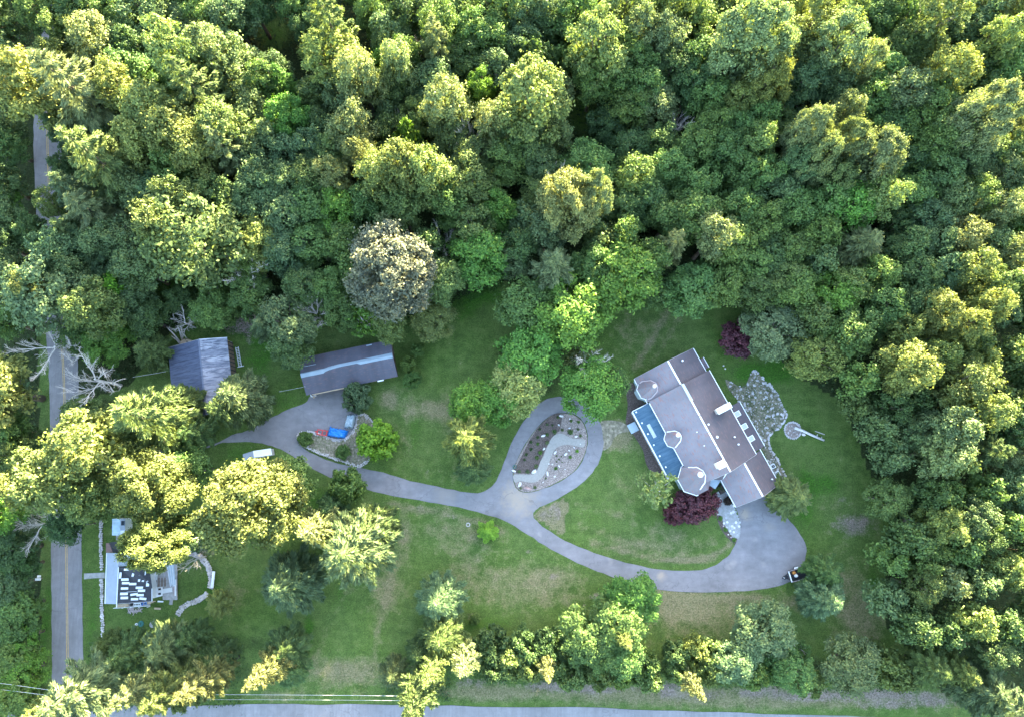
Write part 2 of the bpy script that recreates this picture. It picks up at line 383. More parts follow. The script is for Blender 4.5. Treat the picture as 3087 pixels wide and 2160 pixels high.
def build_ground():
    fx = np.arange(-126, 126.1, 0.7); fy = np.arange(-52, 122.1, 0.7)
    far = np.array([160, 220, 320, 500, 900, 1700.])
    xs = np.concatenate([-far[::-1], fx, far]); ys = np.concatenate([-far[::-1] + 40, fy, far + 60])
    X, Y = np.meshgrid(xs, ys); nx, ny = len(xs), len(ys)
    Z = 0 * X
    A = np.zeros((ny, nx, 4), np.float32)
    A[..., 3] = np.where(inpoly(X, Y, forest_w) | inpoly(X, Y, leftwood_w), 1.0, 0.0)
    # blobs: channel 0 dry, 1 lush, 2 dirt, 3 shaded litter
    blobs = [(0, 872, 893, 24, 26, .9), (0, 960, 915, 52, 26, .8), (0, 1010, 950, 30, 60, .5), (0, 905, 985, 30, 60, .35), (0, 1000, 1060, 90, 20, .35),
             (0, 1150, 1320, 170, 60, .42), (0, 1010, 1190, 110, 30, .5), (0, 860, 1320, 50, 70, .55), (0, 1050, 1260, 80, 60, .35), (0, 1560, 1375, 130, 60, .75), (0, 1480, 1340, 90, 25, .6),
             (0, 1230, 1300, 80, 50, .4), (0, 1480, 1210, 100, 22, .45), (0, 1400, 1090, 70, 60, .3), (0, 1560, 1255, 60, 10, .5),
             (0, 1410, 760, 50, 60, .4), (0, 1480, 720, 60, 30, .3), (0, 1860, 1130, 50, 40, .35), (0, 1905, 1330, 60, 110, .55), (0, 1950, 1400, 50, 60, .45), (0, 1750, 1350, 90, 25, .45),
             (0, 780, 1505, 110, 34, .9), (0, 640, 1560, 100, 14, .6), (0, 1080, 1550, 100, 20, .7), (0, 1400, 1552, 300, 20, .7), (0, 1800, 1570, 400, 24, .75), (0, 520, 1330, 50, 80, .4),
             (0, 900, 1200, 20, 60, .5), (0, 970, 1140, 60, 14, .4), (0, 330, 1430, 60, 20, .5), (0, 1400, 985, 30, 30, .6),
             (1, 1075, 660, 70, 22, .9), (1, 1030, 700, 60, 24, .6), (1, 930, 960, 18, 60, .6), (1, 1690, 835, 60, 26, 1.0), (1, 1760, 830, 40, 30, .8), (1, 1800, 1120, 26, 70, 1.0), (1, 1850, 1085, 40, 30, .8),
             (1, 692, 1420, 12, 55, 1.0), (1, 770, 1330, 30, 60, .5), (1, 100, 1420, 12, 200, .7), (1, 208, 1380, 16, 120, .6), (1, 575, 810, 40, 60, .6), (1, 480, 1330, 40, 60, .7), (1, 640, 900, 40, 30, .5),
             (1, 720, 1120, 40, 30, .8), (1, 1340, 1150, 60, 60, .35), (1, 1550, 1265, 90, 9, .5), (1, 1090, 1400, 80, 26, .55), (1, 1000, 1290, 60, 60, .3), (1, 1850, 1350, 60, 90, .3), (1, 440, 880, 30, 30, .3),
             (1, 590, 1450, 60, 30, .4), (1, 1090, 900, 60, 60, .4), (1, 1270, 1280, 60, 20, .4), (1, 540, 1020, 60, 26, .6), (1, 1960, 1340, 18, 80, .9),
             (2, 1915, 1175, 42, 26, .85), (2, 1890, 1120, 16, 10, .5), (2, 1975, 1110, 6, 22, .9), (2, 1245, 1535, 70, 13, 1.1), (2, 1345, 1545, 60, 10, .9), (2, 1490, 1540, 40, 16, 1.0), (2, 1560, 1560, 70, 9, .7),
             (2, 1700, 1548, 60, 12, .9), (2, 1800, 1562, 80, 10, .8), (2, 1960, 1555, 120, 12, 1.1), (2, 1990, 1580, 80, 8, .8), (2, 2100, 1570, 50, 14, .7), (2, 900, 1520, 40, 14, .6), (2, 1060, 1530, 60, 10, .5),
             (2, 940, 1135, 8, 6, .7), (2, 1020, 1330 - 170, 16, 8, .6), (2, 1055, 1380, 20, 8, .8), (2, 1335, 1335, 14, 7, 1.0), (2, 1185, 1235, 9, 6, .8), (2, 1065, 1172, 12, 6, .6), (2, 1240, 1290, 8, 5, .8),
             (2, 540, 730, 40, 18, .9), (2, 590, 690, 40, 20, .7), (2, 455, 1245, 22, 30, .6), (2, 500, 1180, 20, 10, .5), (2, 960, 1105 - 50, 5, 4, .7), (2, 205, 1120, 10, 30, .4), (2, 280, 955, 30, 30, .5),
             (2, 560, 740, 8, 50, .5), (2, 740, 1095 + 30, 10, 8, .5), (2, 1188, 1370, 6, 4, .6), (2, 1310, 1135 + 220, 6, 4, .7), (2, 1430, 1000 - 60, 26, 26, .5),
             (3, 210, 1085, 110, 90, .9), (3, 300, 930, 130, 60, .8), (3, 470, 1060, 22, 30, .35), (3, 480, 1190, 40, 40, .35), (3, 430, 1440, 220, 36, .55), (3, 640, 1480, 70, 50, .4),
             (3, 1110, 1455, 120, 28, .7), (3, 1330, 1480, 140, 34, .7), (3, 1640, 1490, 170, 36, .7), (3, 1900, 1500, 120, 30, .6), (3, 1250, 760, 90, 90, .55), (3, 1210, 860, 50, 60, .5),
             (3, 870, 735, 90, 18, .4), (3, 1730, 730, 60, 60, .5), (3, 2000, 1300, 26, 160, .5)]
    for am, wd, ln in ((.45, .8, [(1300, 1175), (1380, 1205), (1460, 1228), (1540, 1232), (1600, 1215)]), (.7, .6, [(1330, 1215), (1420, 1240), (1500, 1254), (1570, 1252), (1615, 1236), (1642, 1212)]), (.35, .9, [(1290, 1130), (1370, 1150), (1450, 1180), (1530, 1195)]),
                       (.4, .8, [(1420, 830), (1450, 780), (1480, 730), (1500, 690)]), (.35, .7, [(1450, 835), (1480, 785), (1520, 720)]), (.5, .6, [(860, 1125), (960, 1145), (1060, 1165), (1130, 1190)]), (.35, .8, [(700, 1480), (740, 1400), (770, 1340), (800, 1300)]),
                       (.35, .8, [(840, 1470), (850, 1400), (870, 1330), (880, 1260)]), (.5, .5, [(1500, 1345), (1600, 1342), (1700, 1335)])):
        lw = smooth_line([PF(*q) for q in ln], sub=12); D = np.full(X.shape, 99.0)
        for q in lw: D = np.minimum(D, np.hypot(X - q.x, Y - q.y))
        A[..., 0] += am * np.exp(-(D / wd) ** 2)
    for ch, am, pl in ((0, 1.1, [(1196, 1153), (1222, 1134), (1262, 1118), (1274, 1128), (1270, 1160), (1262, 1200), (1236, 1186)]), (2, .45, [(1200, 1152), (1232, 1132), (1256, 1122), (1262, 1160), (1240, 1180)]),
                       (0, .5, [(1352, 945), (1380, 938), (1420, 950), (1415, 985), (1380, 1000), (1368, 1015), (1345, 1012)])):
        A[..., ch] = np.where(inpoly(X, Y, [PF(*q) for q in pl]), np.maximum(A[..., ch], am), A[..., ch])
    holes = [(615, 75, 55, 60), (1305, 255, 50, 70), (620, 760, 60, 50), (380, 640, 70, 45), (480, 640, 60, 40)]
    for ch, bx, by, rx, ry, a in blobs:
        c = PF(bx, by); e1 = PF(bx + rx, by) - c; e2 = PF(bx, by + ry) - c
        d = ((X - c.x) / max(abs(e1.x), .4)) ** 2 + ((Y - c.y) / max(abs(e2.y), .4)) ** 2
        A[..., ch] += a * np.exp(-d * 0.9)
    for bx, by, rx, ry in holes:
        c = PF(bx, by); e1 = PF(bx + rx, by) - c; e2 = PF(bx, by + ry) - c
        d = ((X - c.x) / abs(e1.x)) ** 2 + ((Y - c.y) / abs(e2.y)) ** 2
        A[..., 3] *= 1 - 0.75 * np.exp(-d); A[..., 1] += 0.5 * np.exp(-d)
    np.clip(A, 0, 1.2, out=A)
    # gentle unevenness, kept away from the sealed surfaces by its small size
    Z = 0.01 * np.sin(X * 0.31 + np.cos(Y * 0.23) * 2) * np.cos(Y * 0.27)
    V = np.stack([X, Y, Z], -1).reshape(-1, 3)
    i = np.arange(nx * ny).reshape(ny, nx)
    F = np.stack([i[:-1, :-1], i[:-1, 1:], i[1:, 1:], i[1:, :-1]], -1).reshape(-1, 4)
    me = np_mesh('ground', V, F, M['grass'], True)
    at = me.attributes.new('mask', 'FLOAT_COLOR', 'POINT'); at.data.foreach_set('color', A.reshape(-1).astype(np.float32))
    tag(link('ground', me), kind='structure')
build_ground()

# ---------------------------------------------------------------- roads and drives
def wob(pts, a=0.06):
    a *= 1.7; r = random.Random(3); return [Vector((p[0] + r.uniform(-a, a), p[1] + r.uniform(-a, a), 0)) for p in pts]
def ribbon(cl, half):
    L, Rr = [], []
    for i, p in enumerate(cl):
        d = (cl[min(i + 1, len(cl) - 1)] - cl[max(i - 1, 0)]); d.z = 0; d.normalize(); n = Vector((-d.y, d.x, 0))
        L.append(p + n * half); Rr.append(p - n * half)
    return L, Rr
roadL = [(225, -160), (205, -60), (176, 60), (152, 200), (143, 380), (150, 600), (165, 800), (183, 1000), (193, 1150), (198, 1400), (200, 1620), (203, 1900), (206, 2160), (209, 2420)]
cl = smooth_line([P(*p) for p in roadL], sub=8)
a_, b_ = ribbon(cl, 2.68)
side_road = sheet('road', [wob(a_, .05) + wob(b_, .05)[::-1]], -0.05, 0.045, M['road'])
for off in (-0.13, 0.13):
    c2, d2 = ribbon(cl, 0.0), None
    x_, _ = ribbon(cl, off); m_ = MB()
    p_, q_ = ribbon([Vector(v) for v in x_], 0.05)
    for k in range(len(p_) - 1):
        m_.face([(p_[k].x, p_[k].y, .0495), (q_[k].x, q_[k].y, .0495), (q_[k + 1].x, q_[k + 1].y, .0495), (p_[k + 1].x, p_[k + 1].y, .0495)][::1])
    m_.build('lane_marking', M['yellow'], side_road)
up = [(-900, 2134), (-300, 2131), (252, 2128), (560, 2125), (750, 2122), (1180, 2122), (1360, 2125), (1900, 2135), (2300, 2150), (2600, 2158), (2850, 2172), (3300, 2205), (3900, 2260)]
upw = smooth_line([P(*p) for p in up], sub=6)
low = [Vector((p.x, p.y - 6.2, 0)) for p in upw]
sheet('lower_road', [wob(upw, .07) + low[::-1]], -0.05, 0.041, M['road'])

drive = [(205, 1012), (440, 1003), (520, 975), (560, 962), (600, 941), (645, 917), (685, 903), (697, 886), (740, 876), (790, 862), (796, 880), (800, 905), (806, 925), (822, 936),
         (806, 950), (800, 966), (786, 984), (760, 988), (728, 978), (700, 971), (678, 970), (669, 980), (676, 998), (700, 1016), (740, 1033), (775, 1041), (808, 1048), (860, 1059), (920, 1077), (1000, 1094), (1060, 1104), (1092, 1097), (1112, 1078),
         (1128, 1042), (1142, 1003), (1163, 962), (1188, 926), (1213, 901), (1243, 889), (1280, 889), (1312, 903), (1336, 928), (1350, 962), (1352, 1000), (1340, 1040), (1312, 1076), (1272, 1105), (1232, 1126), (1205, 1140), (1195, 1152),
         (1203, 1167), (1235, 1192), (1280, 1217), (1350, 1244), (1420, 1264), (1490, 1277), (1560, 1278), (1605, 1265), (1636, 1240), (1653, 1208), (1660, 1180), (1656, 1155), (1650, 1135), (1648, 1112), (1720, 1095), (1738, 1125),
         (1765, 1160), (1790, 1190), (1807, 1225), (1803, 1262), (1785, 1290), (1765, 1305), (1720, 1318), (1650, 1325), (1560, 1326), (1480, 1320), (1400, 1301), (1340, 1279), (1280, 1253), (1220, 1221), (1175, 1191), (1130, 1166),
         (1050, 1141), (960, 1124), (880, 1110), (800, 1090), (740, 1069), (690, 1044), (640, 1011), (600, 996), (550, 990), (500, 992), (440, 1009), (205, 1042)]
hole = [(1150, 1062), (1154, 1042), (1172, 1004), (1197, 966), (1228, 936), (1258, 925), (1290, 930), (1310, 950), (1318, 985), (1310, 1022), (1286, 1058), (1242, 1085), (1205, 1099), (1175, 1103), (1156, 1091)]
dw = wob(smooth_line([PF(*p) for p in drive], True, 4), .05); hw = wob(smooth_line([PF(*p) for p in hole], True, 4), .04)
driveway = sheet('driveway', [dw, hw], -0.05, 0.05, M['drive'])
# the middle island of the loop
hin = smooth_line([PF(*p) for p in hole], True, 4)
cx = sum(p.x for p in hin) / len(hin); cy = sum(p.y for p in hin) / len(hin)
def shrink(pts, d):
    c = Vector((sum(p.x for p in pts) / len(pts), sum(p.y for p in pts) / len(pts), 0))
    return [p + (c - p).normalized() * d for p in pts]
loop_bed = sheet('mulch_bed', [shrink(hin, 0.12)], -0.02, 0.10, M['bed'])
dark_half = [ZI(*p) for p in [(860, 330), (740, 400), (620, 520), (500, 690), (400, 880), (310, 1060), (240, 1200), (460, 1215), (570, 1190), (640, 1050), (700, 900), (790, 720), (880, 620), (930, 560), (960, 400), (930, 325)]]
sheet('dark_mulch_patch', [smooth_line(dark_half, True, 3)], 0.095, 0.13, M['mulch'])
pathp = [(238, 1245), (300, 1228), (450, 1235), (540, 1225), (600, 1150), (640, 1040), (680, 970), (720, 870), (770, 750), (825, 672), (880, 632), (960, 622), (1030, 655), (1110, 692), (1210, 700), (1300, 715), (1308, 765), (1285, 825), (1180, 812),
         (1060, 790), (970, 798), (885, 832), (835, 900), (800, 980), (770, 1060), (735, 1160), (695, 1240), (625, 1312), (540, 1352), (430, 1345), (350, 1332), (262, 1355), (236, 1300)]
sheet('gravel_path', [smooth_line([ZI(*p) for p in pathp], True, 3)], 0.128, 0.155, M['gravelpath'])
# raised bed with the stone edging by the parking area
isl = [(899, 1314), (905, 1305), (918, 1301), (943, 1303), (968, 1311), (990, 1319), (1018, 1327), (1040, 1323.5), (1056, 1314), (1066, 1300), (1074, 1283), (1078, 1264), (1082, 1251), (1096, 1248), (1109, 1257), (1126, 1278),
       (1150, 1310), (1158, 1345), (1140, 1370), (1112, 1383), (1099, 1397), (1085, 1404), (1068, 1400), (1045, 1391), (1013, 1381.5), (990, 1372), (958, 1361), (935, 1350), (917.6, 1339), (903.5, 1326)]
sheet('raised_bed', [smooth_line([P(*p) for p in isl], True, 3)], -0.02, 0.30, M['soil'])
rock = [(0, 230), (70, 168), (170, 258), (180, 275), (235, 360), (265, 338), (320, 430), (372, 470), (430, 620), (495, 745), (485, 800), (440, 885), (360, 960), (270, 1035), (252, 1090), (270, 1180), (300, 1250), (370, 1350), (415, 1450), (490, 1607), (420, 1640),
        (330, 1560), (180, 1240), (150, 1200), (60, 960), (0, 800), (-60, 690), (-160, 560), (-280, 420), (-330, 280), (-230, 330), (-110, 380), (-40, 330)]
rock_bed = sheet('rock_bed', [smooth_line([ZR(*p) for p in rock], True, 2)], -0.02, 0.035, M['soil'])
sheet('front_bed', [smooth_line([ZA(*p) for p in [(20, 640), (120, 610), (200, 700), (260, 870), (330, 950), (150, 1100), (200, 1180), (60, 1240), (30, 1180), (60, 960), (40, 800)]], True, 3)], -0.02, 0.06, M['mulch'])
sheet('side_bed', [smooth_line([ZC(*p) for p in [(130, 200), (270, 170), (420, 460), (560, 730), (640, 860), (500, 850), (400, 790), (330, 660), (290, 480), (200, 330)]], True, 3)], -0.02, 0.065, M['mulch'])
sheet('straw_path', [smooth_line([P(*p) for p in [(1808, 1275), (1830, 1266), (1870, 1270), (1893, 1284), (1900, 1298), (1872, 1304), (1852, 1318), (1842, 1340), (1822, 1356), (1808, 1350), (1812, 1320)]], True, 3)], -0.02, 0.03, M['straw'])
flagp = [(590, 360), (870, 330), (960, 450), (1010, 600), (1065, 690), (1130, 880), (1195, 1020), (1222, 1200), (1200, 1400), (1165, 1465), (1040, 1412), (950, 1312), (885, 1210), (815, 1105), (765, 950), (700, 830), (655, 760), (640, 560)]
flag_w = smooth_line([ZP(*p) for p in flagp], True, 3)
flagwalk = sheet('flagstone_path', [flag_w], -0.02, 0.055, M['concrete'])
sheet('edging_bed', [smooth_line([ZP(*p) for p in [(600, 780), (655, 765), (700, 835), (765, 955), (812, 1110), (882, 1214), (946, 1316), (1036, 1416), (1162, 1468), (1140, 1600), (1050, 1560), (950, 1480), (860, 1390), (760, 1240), (690, 1090), (640, 900)]], True, 3)], -0.02, 0.045, M['mulch'])

# ---------------------------------------------------------------- stones
def rock_mesh(name, seed, m, flat=0.6):
    import bmesh
    r = random.Random(seed); bm = bmesh.new(); bmesh.ops.create_icosphere(bm, subdivisions=1, radius=1.0)
    for v in bm.verts:
        v.co *= r.uniform(0.78, 1.12); v.co.z *= flat; v.co.x *= 1.15
    me = bpy.data.meshes.new(name); bm.to_mesh(me); bm.free(); me.materials.append(m); return me
rocks = [rock_mesh('stone', k, M['stone']) for k in range(6)]
bould = [rock_mesh('boulder', 20 + k, M['boulder'], 0.7) for k in range(3)]
def put_stone(parent, x, y, z, r, name='stone', src=None, fl=1.0):
    o = bpy.data.objects.new(name, (src or rocks)[R.randrange(len(src or rocks))]); col.objects.link(o); o.parent = parent
    o.location = (x, y, z); o.rotation_euler = (R.uniform(-.2, .2), R.uniform(-.2, .2), R.uniform(0, 6.28)); s = r * R.uniform(0.8, 1.25)
    o.scale = (s * R.uniform(.85, 1.2), s, s * fl); return o
def stone_wall(name, pts, label, rows=2, step=0.36, r=0.2, h=0.25, spread=0.16, group=None):
    w_ = smooth_line(pts, sub=6); c = w_[len(w_) // 2].copy(); c.z = 0
    root = empty(name, c, 0, label, 'stone wall', group)
    acc = 0.0
    for i in range(len(w_) - 1):
        d = w_[i + 1] - w_[i]; L = d.length; d.normalize(); n = Vector((-d.y, d.x, 0))
        while acc < L:
            p = w_[i] + d * acc
            for k in range(rows):
                o_ = ((k - (rows - 1) / 2) * spread * 2 + R.uniform(-.07, .07)); q = p + n * o_ - c
                put_stone(root, q.x, q.y, h * R.uniform(.6, 1.1), r)
            acc += step * R.uniform(.85, 1.15)
        acc -= L
    return root
stone_wall('stone_edging', [P(*p) for p in isl[-8:] + isl[:16]], 'rough pale stone edging around the raised bed beside the blue tarp', 2, 0.34, 0.19, 0.28, 0.13)
stone_wall('stone_edging', [P(*p) for p in isl[19:23]], 'short run of pale stones at the bed corner below the lime round tree', 2, 0.34, 0.19, 0.28, 0.13)
stone_wall('stone_wall', [P(*p) for p in [(307, 1568), (306, 1640), (308, 1720)]] , 'dry stone wall along the roadside lawn above the cottage walkway', 2, 0.36, 0.2, 0.25, 0.12)
stone_wall('stone_wall', [P(*p) for p in [(308, 1746), (309, 1830), (312, 1900), (311, 1936)]], 'dry stone wall along the roadside lawn below the cottage walkway', 2, 0.36, 0.2, 0.25, 0.12)
stone_wall('stone_wall', [P(*p) for p in [(573, 1664), (596, 1672), (616, 1687), (629, 1707), (636, 1731), (638, 1752), (634, 1772)]], 'curved grey stone wall bulging right behind the cottage patio', 3, 0.36, 0.22, 0.25, 0.15)
stone_wall('stone_wall', [P(*p) for p in [(625, 1788), (609, 1801), (593, 1810), (567, 1819), (549, 1832), (538, 1850)]], 'lower end of the curved stone wall sweeping left below the cottage', 3, 0.36, 0.22, 0.25, 0.15)
rw = [ZR(*p) for p in rock]; rx = np.array([p.x for p in rw]); ry = np.array([p.y for p in rw]); n_ = 0
rim = smooth_line(rw, True, 5)
for p in rim[::1]:
    if n_ < 80 and R.random() < .75: put_stone(rock_bed, p.x, p.y, .06, R.uniform(.15, .27), fl=.6); n_ += 1
tries = 0
while n_ < 296 and tries < 6000:
    tries += 1
    x = R.uniform(rx.min(), rx.max()); y = R.uniform(ry.min(), ry.max())
    if inpoly(np.array([x]), np.array([y]), rw)[0]: put_stone(rock_bed, x, y, .05, R.choice([.1, .12, .15, .18, .26]), fl=.55); n_ += 1
# flagstones
fxs = [p.x for p in flag_w]; fys = [p.y for p in flag_w]; fl_pts = []
for _ in range(4000):
    x = R.uniform(min(fxs), max(fxs)); y = R.uniform(min(fys), max(fys))
    if inpoly(np.array([x]), np.array([y]), flag_w)[0] and all((x - a) ** 2 + (y - b) ** 2 > .42 ** 2 for a, b in fl_pts): fl_pts.append((x, y))
for x, y in fl_pts:
    n = R.choice([5, 6, 7]); r = R.uniform(.20, .27); ph = R.uniform(0, 6); rr = [r * R.uniform(.85, 1.15) for _ in range(n)]
    mb = MB(); mb.prism([(x + rr[k] * math.cos(ph + 6.283 * k / n), y + rr[k] * math.sin(ph + 6.283 * k / n)) for k in range(n)], .04, .075 + R.uniform(0, .012))
    mb.build('flagstone', R.choice([M['flag'], M['flag'], M['flag'], M['boulder'], M['concrete']]), flagwalk)

# ---------------------------------------------------------------- the big house (local axes: s along the ridge, t across it)
HA = Vector((29.278, 14.103, 0)); ax = Vector((0.454, -0.891, 0)).normalized(); bx_ = Vector((-ax.y, ax.x, 0))
RZH = math.atan2(ax.y, ax.x)
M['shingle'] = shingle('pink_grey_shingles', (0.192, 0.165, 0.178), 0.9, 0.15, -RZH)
M['shingle_shaded'] = shingle('streaked_shaded_shingles', (0.088, 0.075, 0.084), 0.25, 0.35, -RZH)  # right slopes: shade put into a darker base colour, plus stain streaks
house = empty('house', HA, RZH, 'large house with purple grey shingle roofs, three turrets and blue porch roof', 'house')
def h_gable(name, s0, s1, t0, tr, t1, z0, zr, z1, th=0.16):
    """two roof slopes, as slabs; s along the ridge"""
    out = []
    for nm, ta, za, mat in ((name, t0, z0, M['shingle']), (name, t1, z1, M['shingle_shaded'])):
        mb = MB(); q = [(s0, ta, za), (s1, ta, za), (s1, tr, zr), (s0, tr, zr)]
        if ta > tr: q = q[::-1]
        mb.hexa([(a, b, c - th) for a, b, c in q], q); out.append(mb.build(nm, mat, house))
    return out
def h_walls(s0, s1, t0, tr, t1, z0, zr, z1, ov=0.45):
    mb = MB(); sl0 = (zr - z0) / (tr - t0); sl1 = (zr - z1) / (t1 - tr)
    a, b, c, d = s0 + ov * .5, s1 - ov * .5, t0 + ov, t1 - ov
    za = z0 + ov * sl0 - .2; zb = z1 + ov * sl1 - .2; zc = zr - .2
    prof = [(c, 0), (d, 0), (d, zb), (tr, zc), (c, za)]
    mb.hexa([(a, t, z) for t, z in prof][::-1], [(b, t, z) for t, z in prof][::-1])
    return mb.build('wall', M['siding'], house)
def h_box(name, c, d, m, parent=None, rz=0.0):
    mb = MB(); mb.box(c, d, rz); return mb.build(name, m, parent or house)
def h_bar(name, p, q, w_, h_, m, parent=None):
    mb = MB(); mb.bar(p, q, w_, h_); return mb.build(name, m, parent or house)
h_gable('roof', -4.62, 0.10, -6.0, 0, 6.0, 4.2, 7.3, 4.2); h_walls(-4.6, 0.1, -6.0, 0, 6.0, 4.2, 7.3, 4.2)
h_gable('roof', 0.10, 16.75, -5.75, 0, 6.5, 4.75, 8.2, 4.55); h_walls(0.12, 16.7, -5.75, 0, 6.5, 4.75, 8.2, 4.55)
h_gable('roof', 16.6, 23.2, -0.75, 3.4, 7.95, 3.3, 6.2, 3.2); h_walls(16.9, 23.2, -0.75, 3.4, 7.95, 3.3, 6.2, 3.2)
# ridge vents (white strips with small gaps)
for s0, s1, t, z in ((-4.6, 0.0, 0, 7.34), (3.4, 6.1, 0, 8.26), (6.25, 9.2, 0, 8.26), (9.35, 11.9, 0, 8.26), (12.05, 14.6, 0, 8.26), (14.7, 16.7, 0, 8.26), (16.9, 23.1, 3.4, 6.26)):
    h_box('ridge_vent', ((s0 + s1) / 2, t, z), (s1 - s0, .26, .10), M['white'])
h_box('ridge_vent', (1.7, 0.05, 8.26), (3.3, .5, .09), M['paleglass'])
# gutters along the eaves
for s0, s1, t, z in ((-4.6, 0.05, 6.06, 4.1), (-4.6, -3.4, -6.08, 4.1), (-0.5, 0.3, -6.06, 4.1), (0.1, 16.7, 6.58, 4.45), (0.4, 6.6, -5.84, 4.66), (9.0, 12.6, -5.84, 4.66), (16.9, 23.2, -0.84, 3.2), (16.4, 23.2, 8.03, 3.1)):
    h_box('gutter', ((s0 + s1) / 2, t, z), (s1 - s0, .13, .12), M['white'])
# rake boards on the gable ends
for s, t0, tr, t1, z0, zr, z1 in ((-4.66, -6.0, 0, 6.0, 4.2, 7.3, 4.2), (23.24, -.75, 3.4, 7.95, 3.3, 6.2, 3.2), (16.79, -3.0, 0, 6.5, 6.4, 8.2, 4.55)):
    h_bar('rake_board', (s, t0, z0 - .13), (s, tr, zr - .13), .05, .2, M['greywood']); h_bar('rake_board', (s, tr, zr - .13), (s, t1, z1 - .13), .05, .2, M['greywood'])
# blue standing seam porch roof
def porch_mat():
    m, t, b, o = new_mat('blue_metal_roof'); p = mapping(t, co_pos(t), (1, 1, 1), (0, 0, -RZH))
    n = noise(t, mapping(t, p, (3.0, .35, 1)), 1.0, 4, .6)
    t.links.new(ramp(t, n, [(.3, (.035, .085, .135)), (.7, (.085, .155, .215))]), b.inputs['Base Color'])
    b.inputs['Metallic'].default_value = .35; b.inputs['Roughness'].default_value = .42; return m
M['porch'] = porch_mat()
mb = MB(); q = [(0.4, -8.8, 2.85), (13.9, -8.8, 2.85), (13.9, -5.45, 3.75), (0.4, -5.45, 3.75)]
mb.hexa([(a, b, c - .12) for a, b, c in q], q); porch = mb.build('porch_roof', M['porch'], house)
for k in range(22):
    s = 0.7 + k * .61; h_bar('standing_seam', (s, -8.75, 2.88), (s, -5.8, 3.67), .035, .05, M['porch'], porch)
h_box('porch_gutter', (7.15, -8.9, 2.8), (13.6, .2, .14), M['white']); h_box('porch_fascia', (.33, -7.2, 3.28), (.12, 3.4, .2), M['white'])
for k in range(7): h_box('roof_vent', (0.75 + k * 2.17, -8.35, 3.12), (.26, .22, .2), M['white'])
h_bar('skylight', (3.6, -7.55, 3.28), (6.2, -7.55, 3.28), .62, .1, M['paleglass'])
for k in range(6): h_box('porch_post', (0.8 + k * 2.5, -8.6, 1.4), (.16, .16, 2.8), M['white'])
h_box('porch_deck', (7.1, -7.2, .3), (13.3, 3.0, .3), M['greywood'])
for k in range(3): h_box('step', (3.0, -9.15 - k * .5, .42 - k * .15), (1.75, .56, .12), M['siding'])
h_box('landing', (3.0, -9.7, .50), (1.72, 1.5, .06), M['siding'])
# walls of the porch front with windows
for k in range(5): 
    f = h_box('window', (1.8 + k * 2.5, -5.32, 1.9), (1.1, .08, 1.3), M['white']); h_box('pane', (1.8 + k * 2.5, -5.375, 1.9), (.95, .04, 1.15), M['glass'], f)
for s in (18.0, 20.0, 22.0):
    f = h_box('window', (s, -0.33, 1.9), (.9, .08, 1.1), M['white']); h_box('pane', (s, -0.385, 1.9), (.75, .04, .95), M['glass'], f)
for t in (1.6, 5.4):
    f = h_box('garage_door', (23.02, t, 1.15), (.1, 3.0, 2.3), M['white'])
    for k in range(4): h_box('door_panel', (23.085, t, .35 + k * .56), (.03, 2.8, .48), M['siding'], f)
# lean-to on the garden side
mb = MB(); q = [(7.5, 6.35, 3.75), (7.5, 9.15, 2.7), (16.4, 9.15, 2.7), (16.4, 6.35, 3.75)]; mb.hexa([(a, b, c - .12) for a, b, c in q][::-1], q[::-1]); mb.build('lean_to_roof', M['shingle_shaded'], house)
mb = MB(); mb.hexa([(7.7, 6.0, 0), (16.2, 6.0, 0), (16.2, 8.9, 0), (7.7, 8.9, 0)], [(7.7, 6.0, 3.6), (16.2, 6.0, 3.6), (16.2, 8.9, 2.6), (7.7, 8.9, 2.6)]); mb.build('wall', M['siding'], house)
h_box('gutter', (11.95, 9.22, 2.62), (8.9, .12, .12), M['white'])
for s in (9.2, 11.7, 14.1):
    sk = h_bar('skylight', (s, 6.75, 3.63), (s, 8.1, 3.14), .95, .16, M['white']); h_bar('pane', (s, 6.85, 3.69), (s, 7.95, 3.29), .75, .08, M['paleglass'], sk)
mb = MB(); q = [(-2.4, 5.9, 3.5), (-2.4, 7.2, 3.0), (-0.35, 7.2, 3.0), (-0.35, 5.9, 3.5)]; mb.hexa([(a, b, c - .1) for a, b, c in q][::-1], q[::-1]); mb.build('side_porch_roof', M['shingle_shaded'], house)
h_box('gutter', (-1.4, 7.26, 2.95), (2.05, .1, .1), M['white'])
for s in (-2.3, -.45): h_box('porch_post', (s, 7.05, 1.45), (.12, .12, 2.9), M['white'])
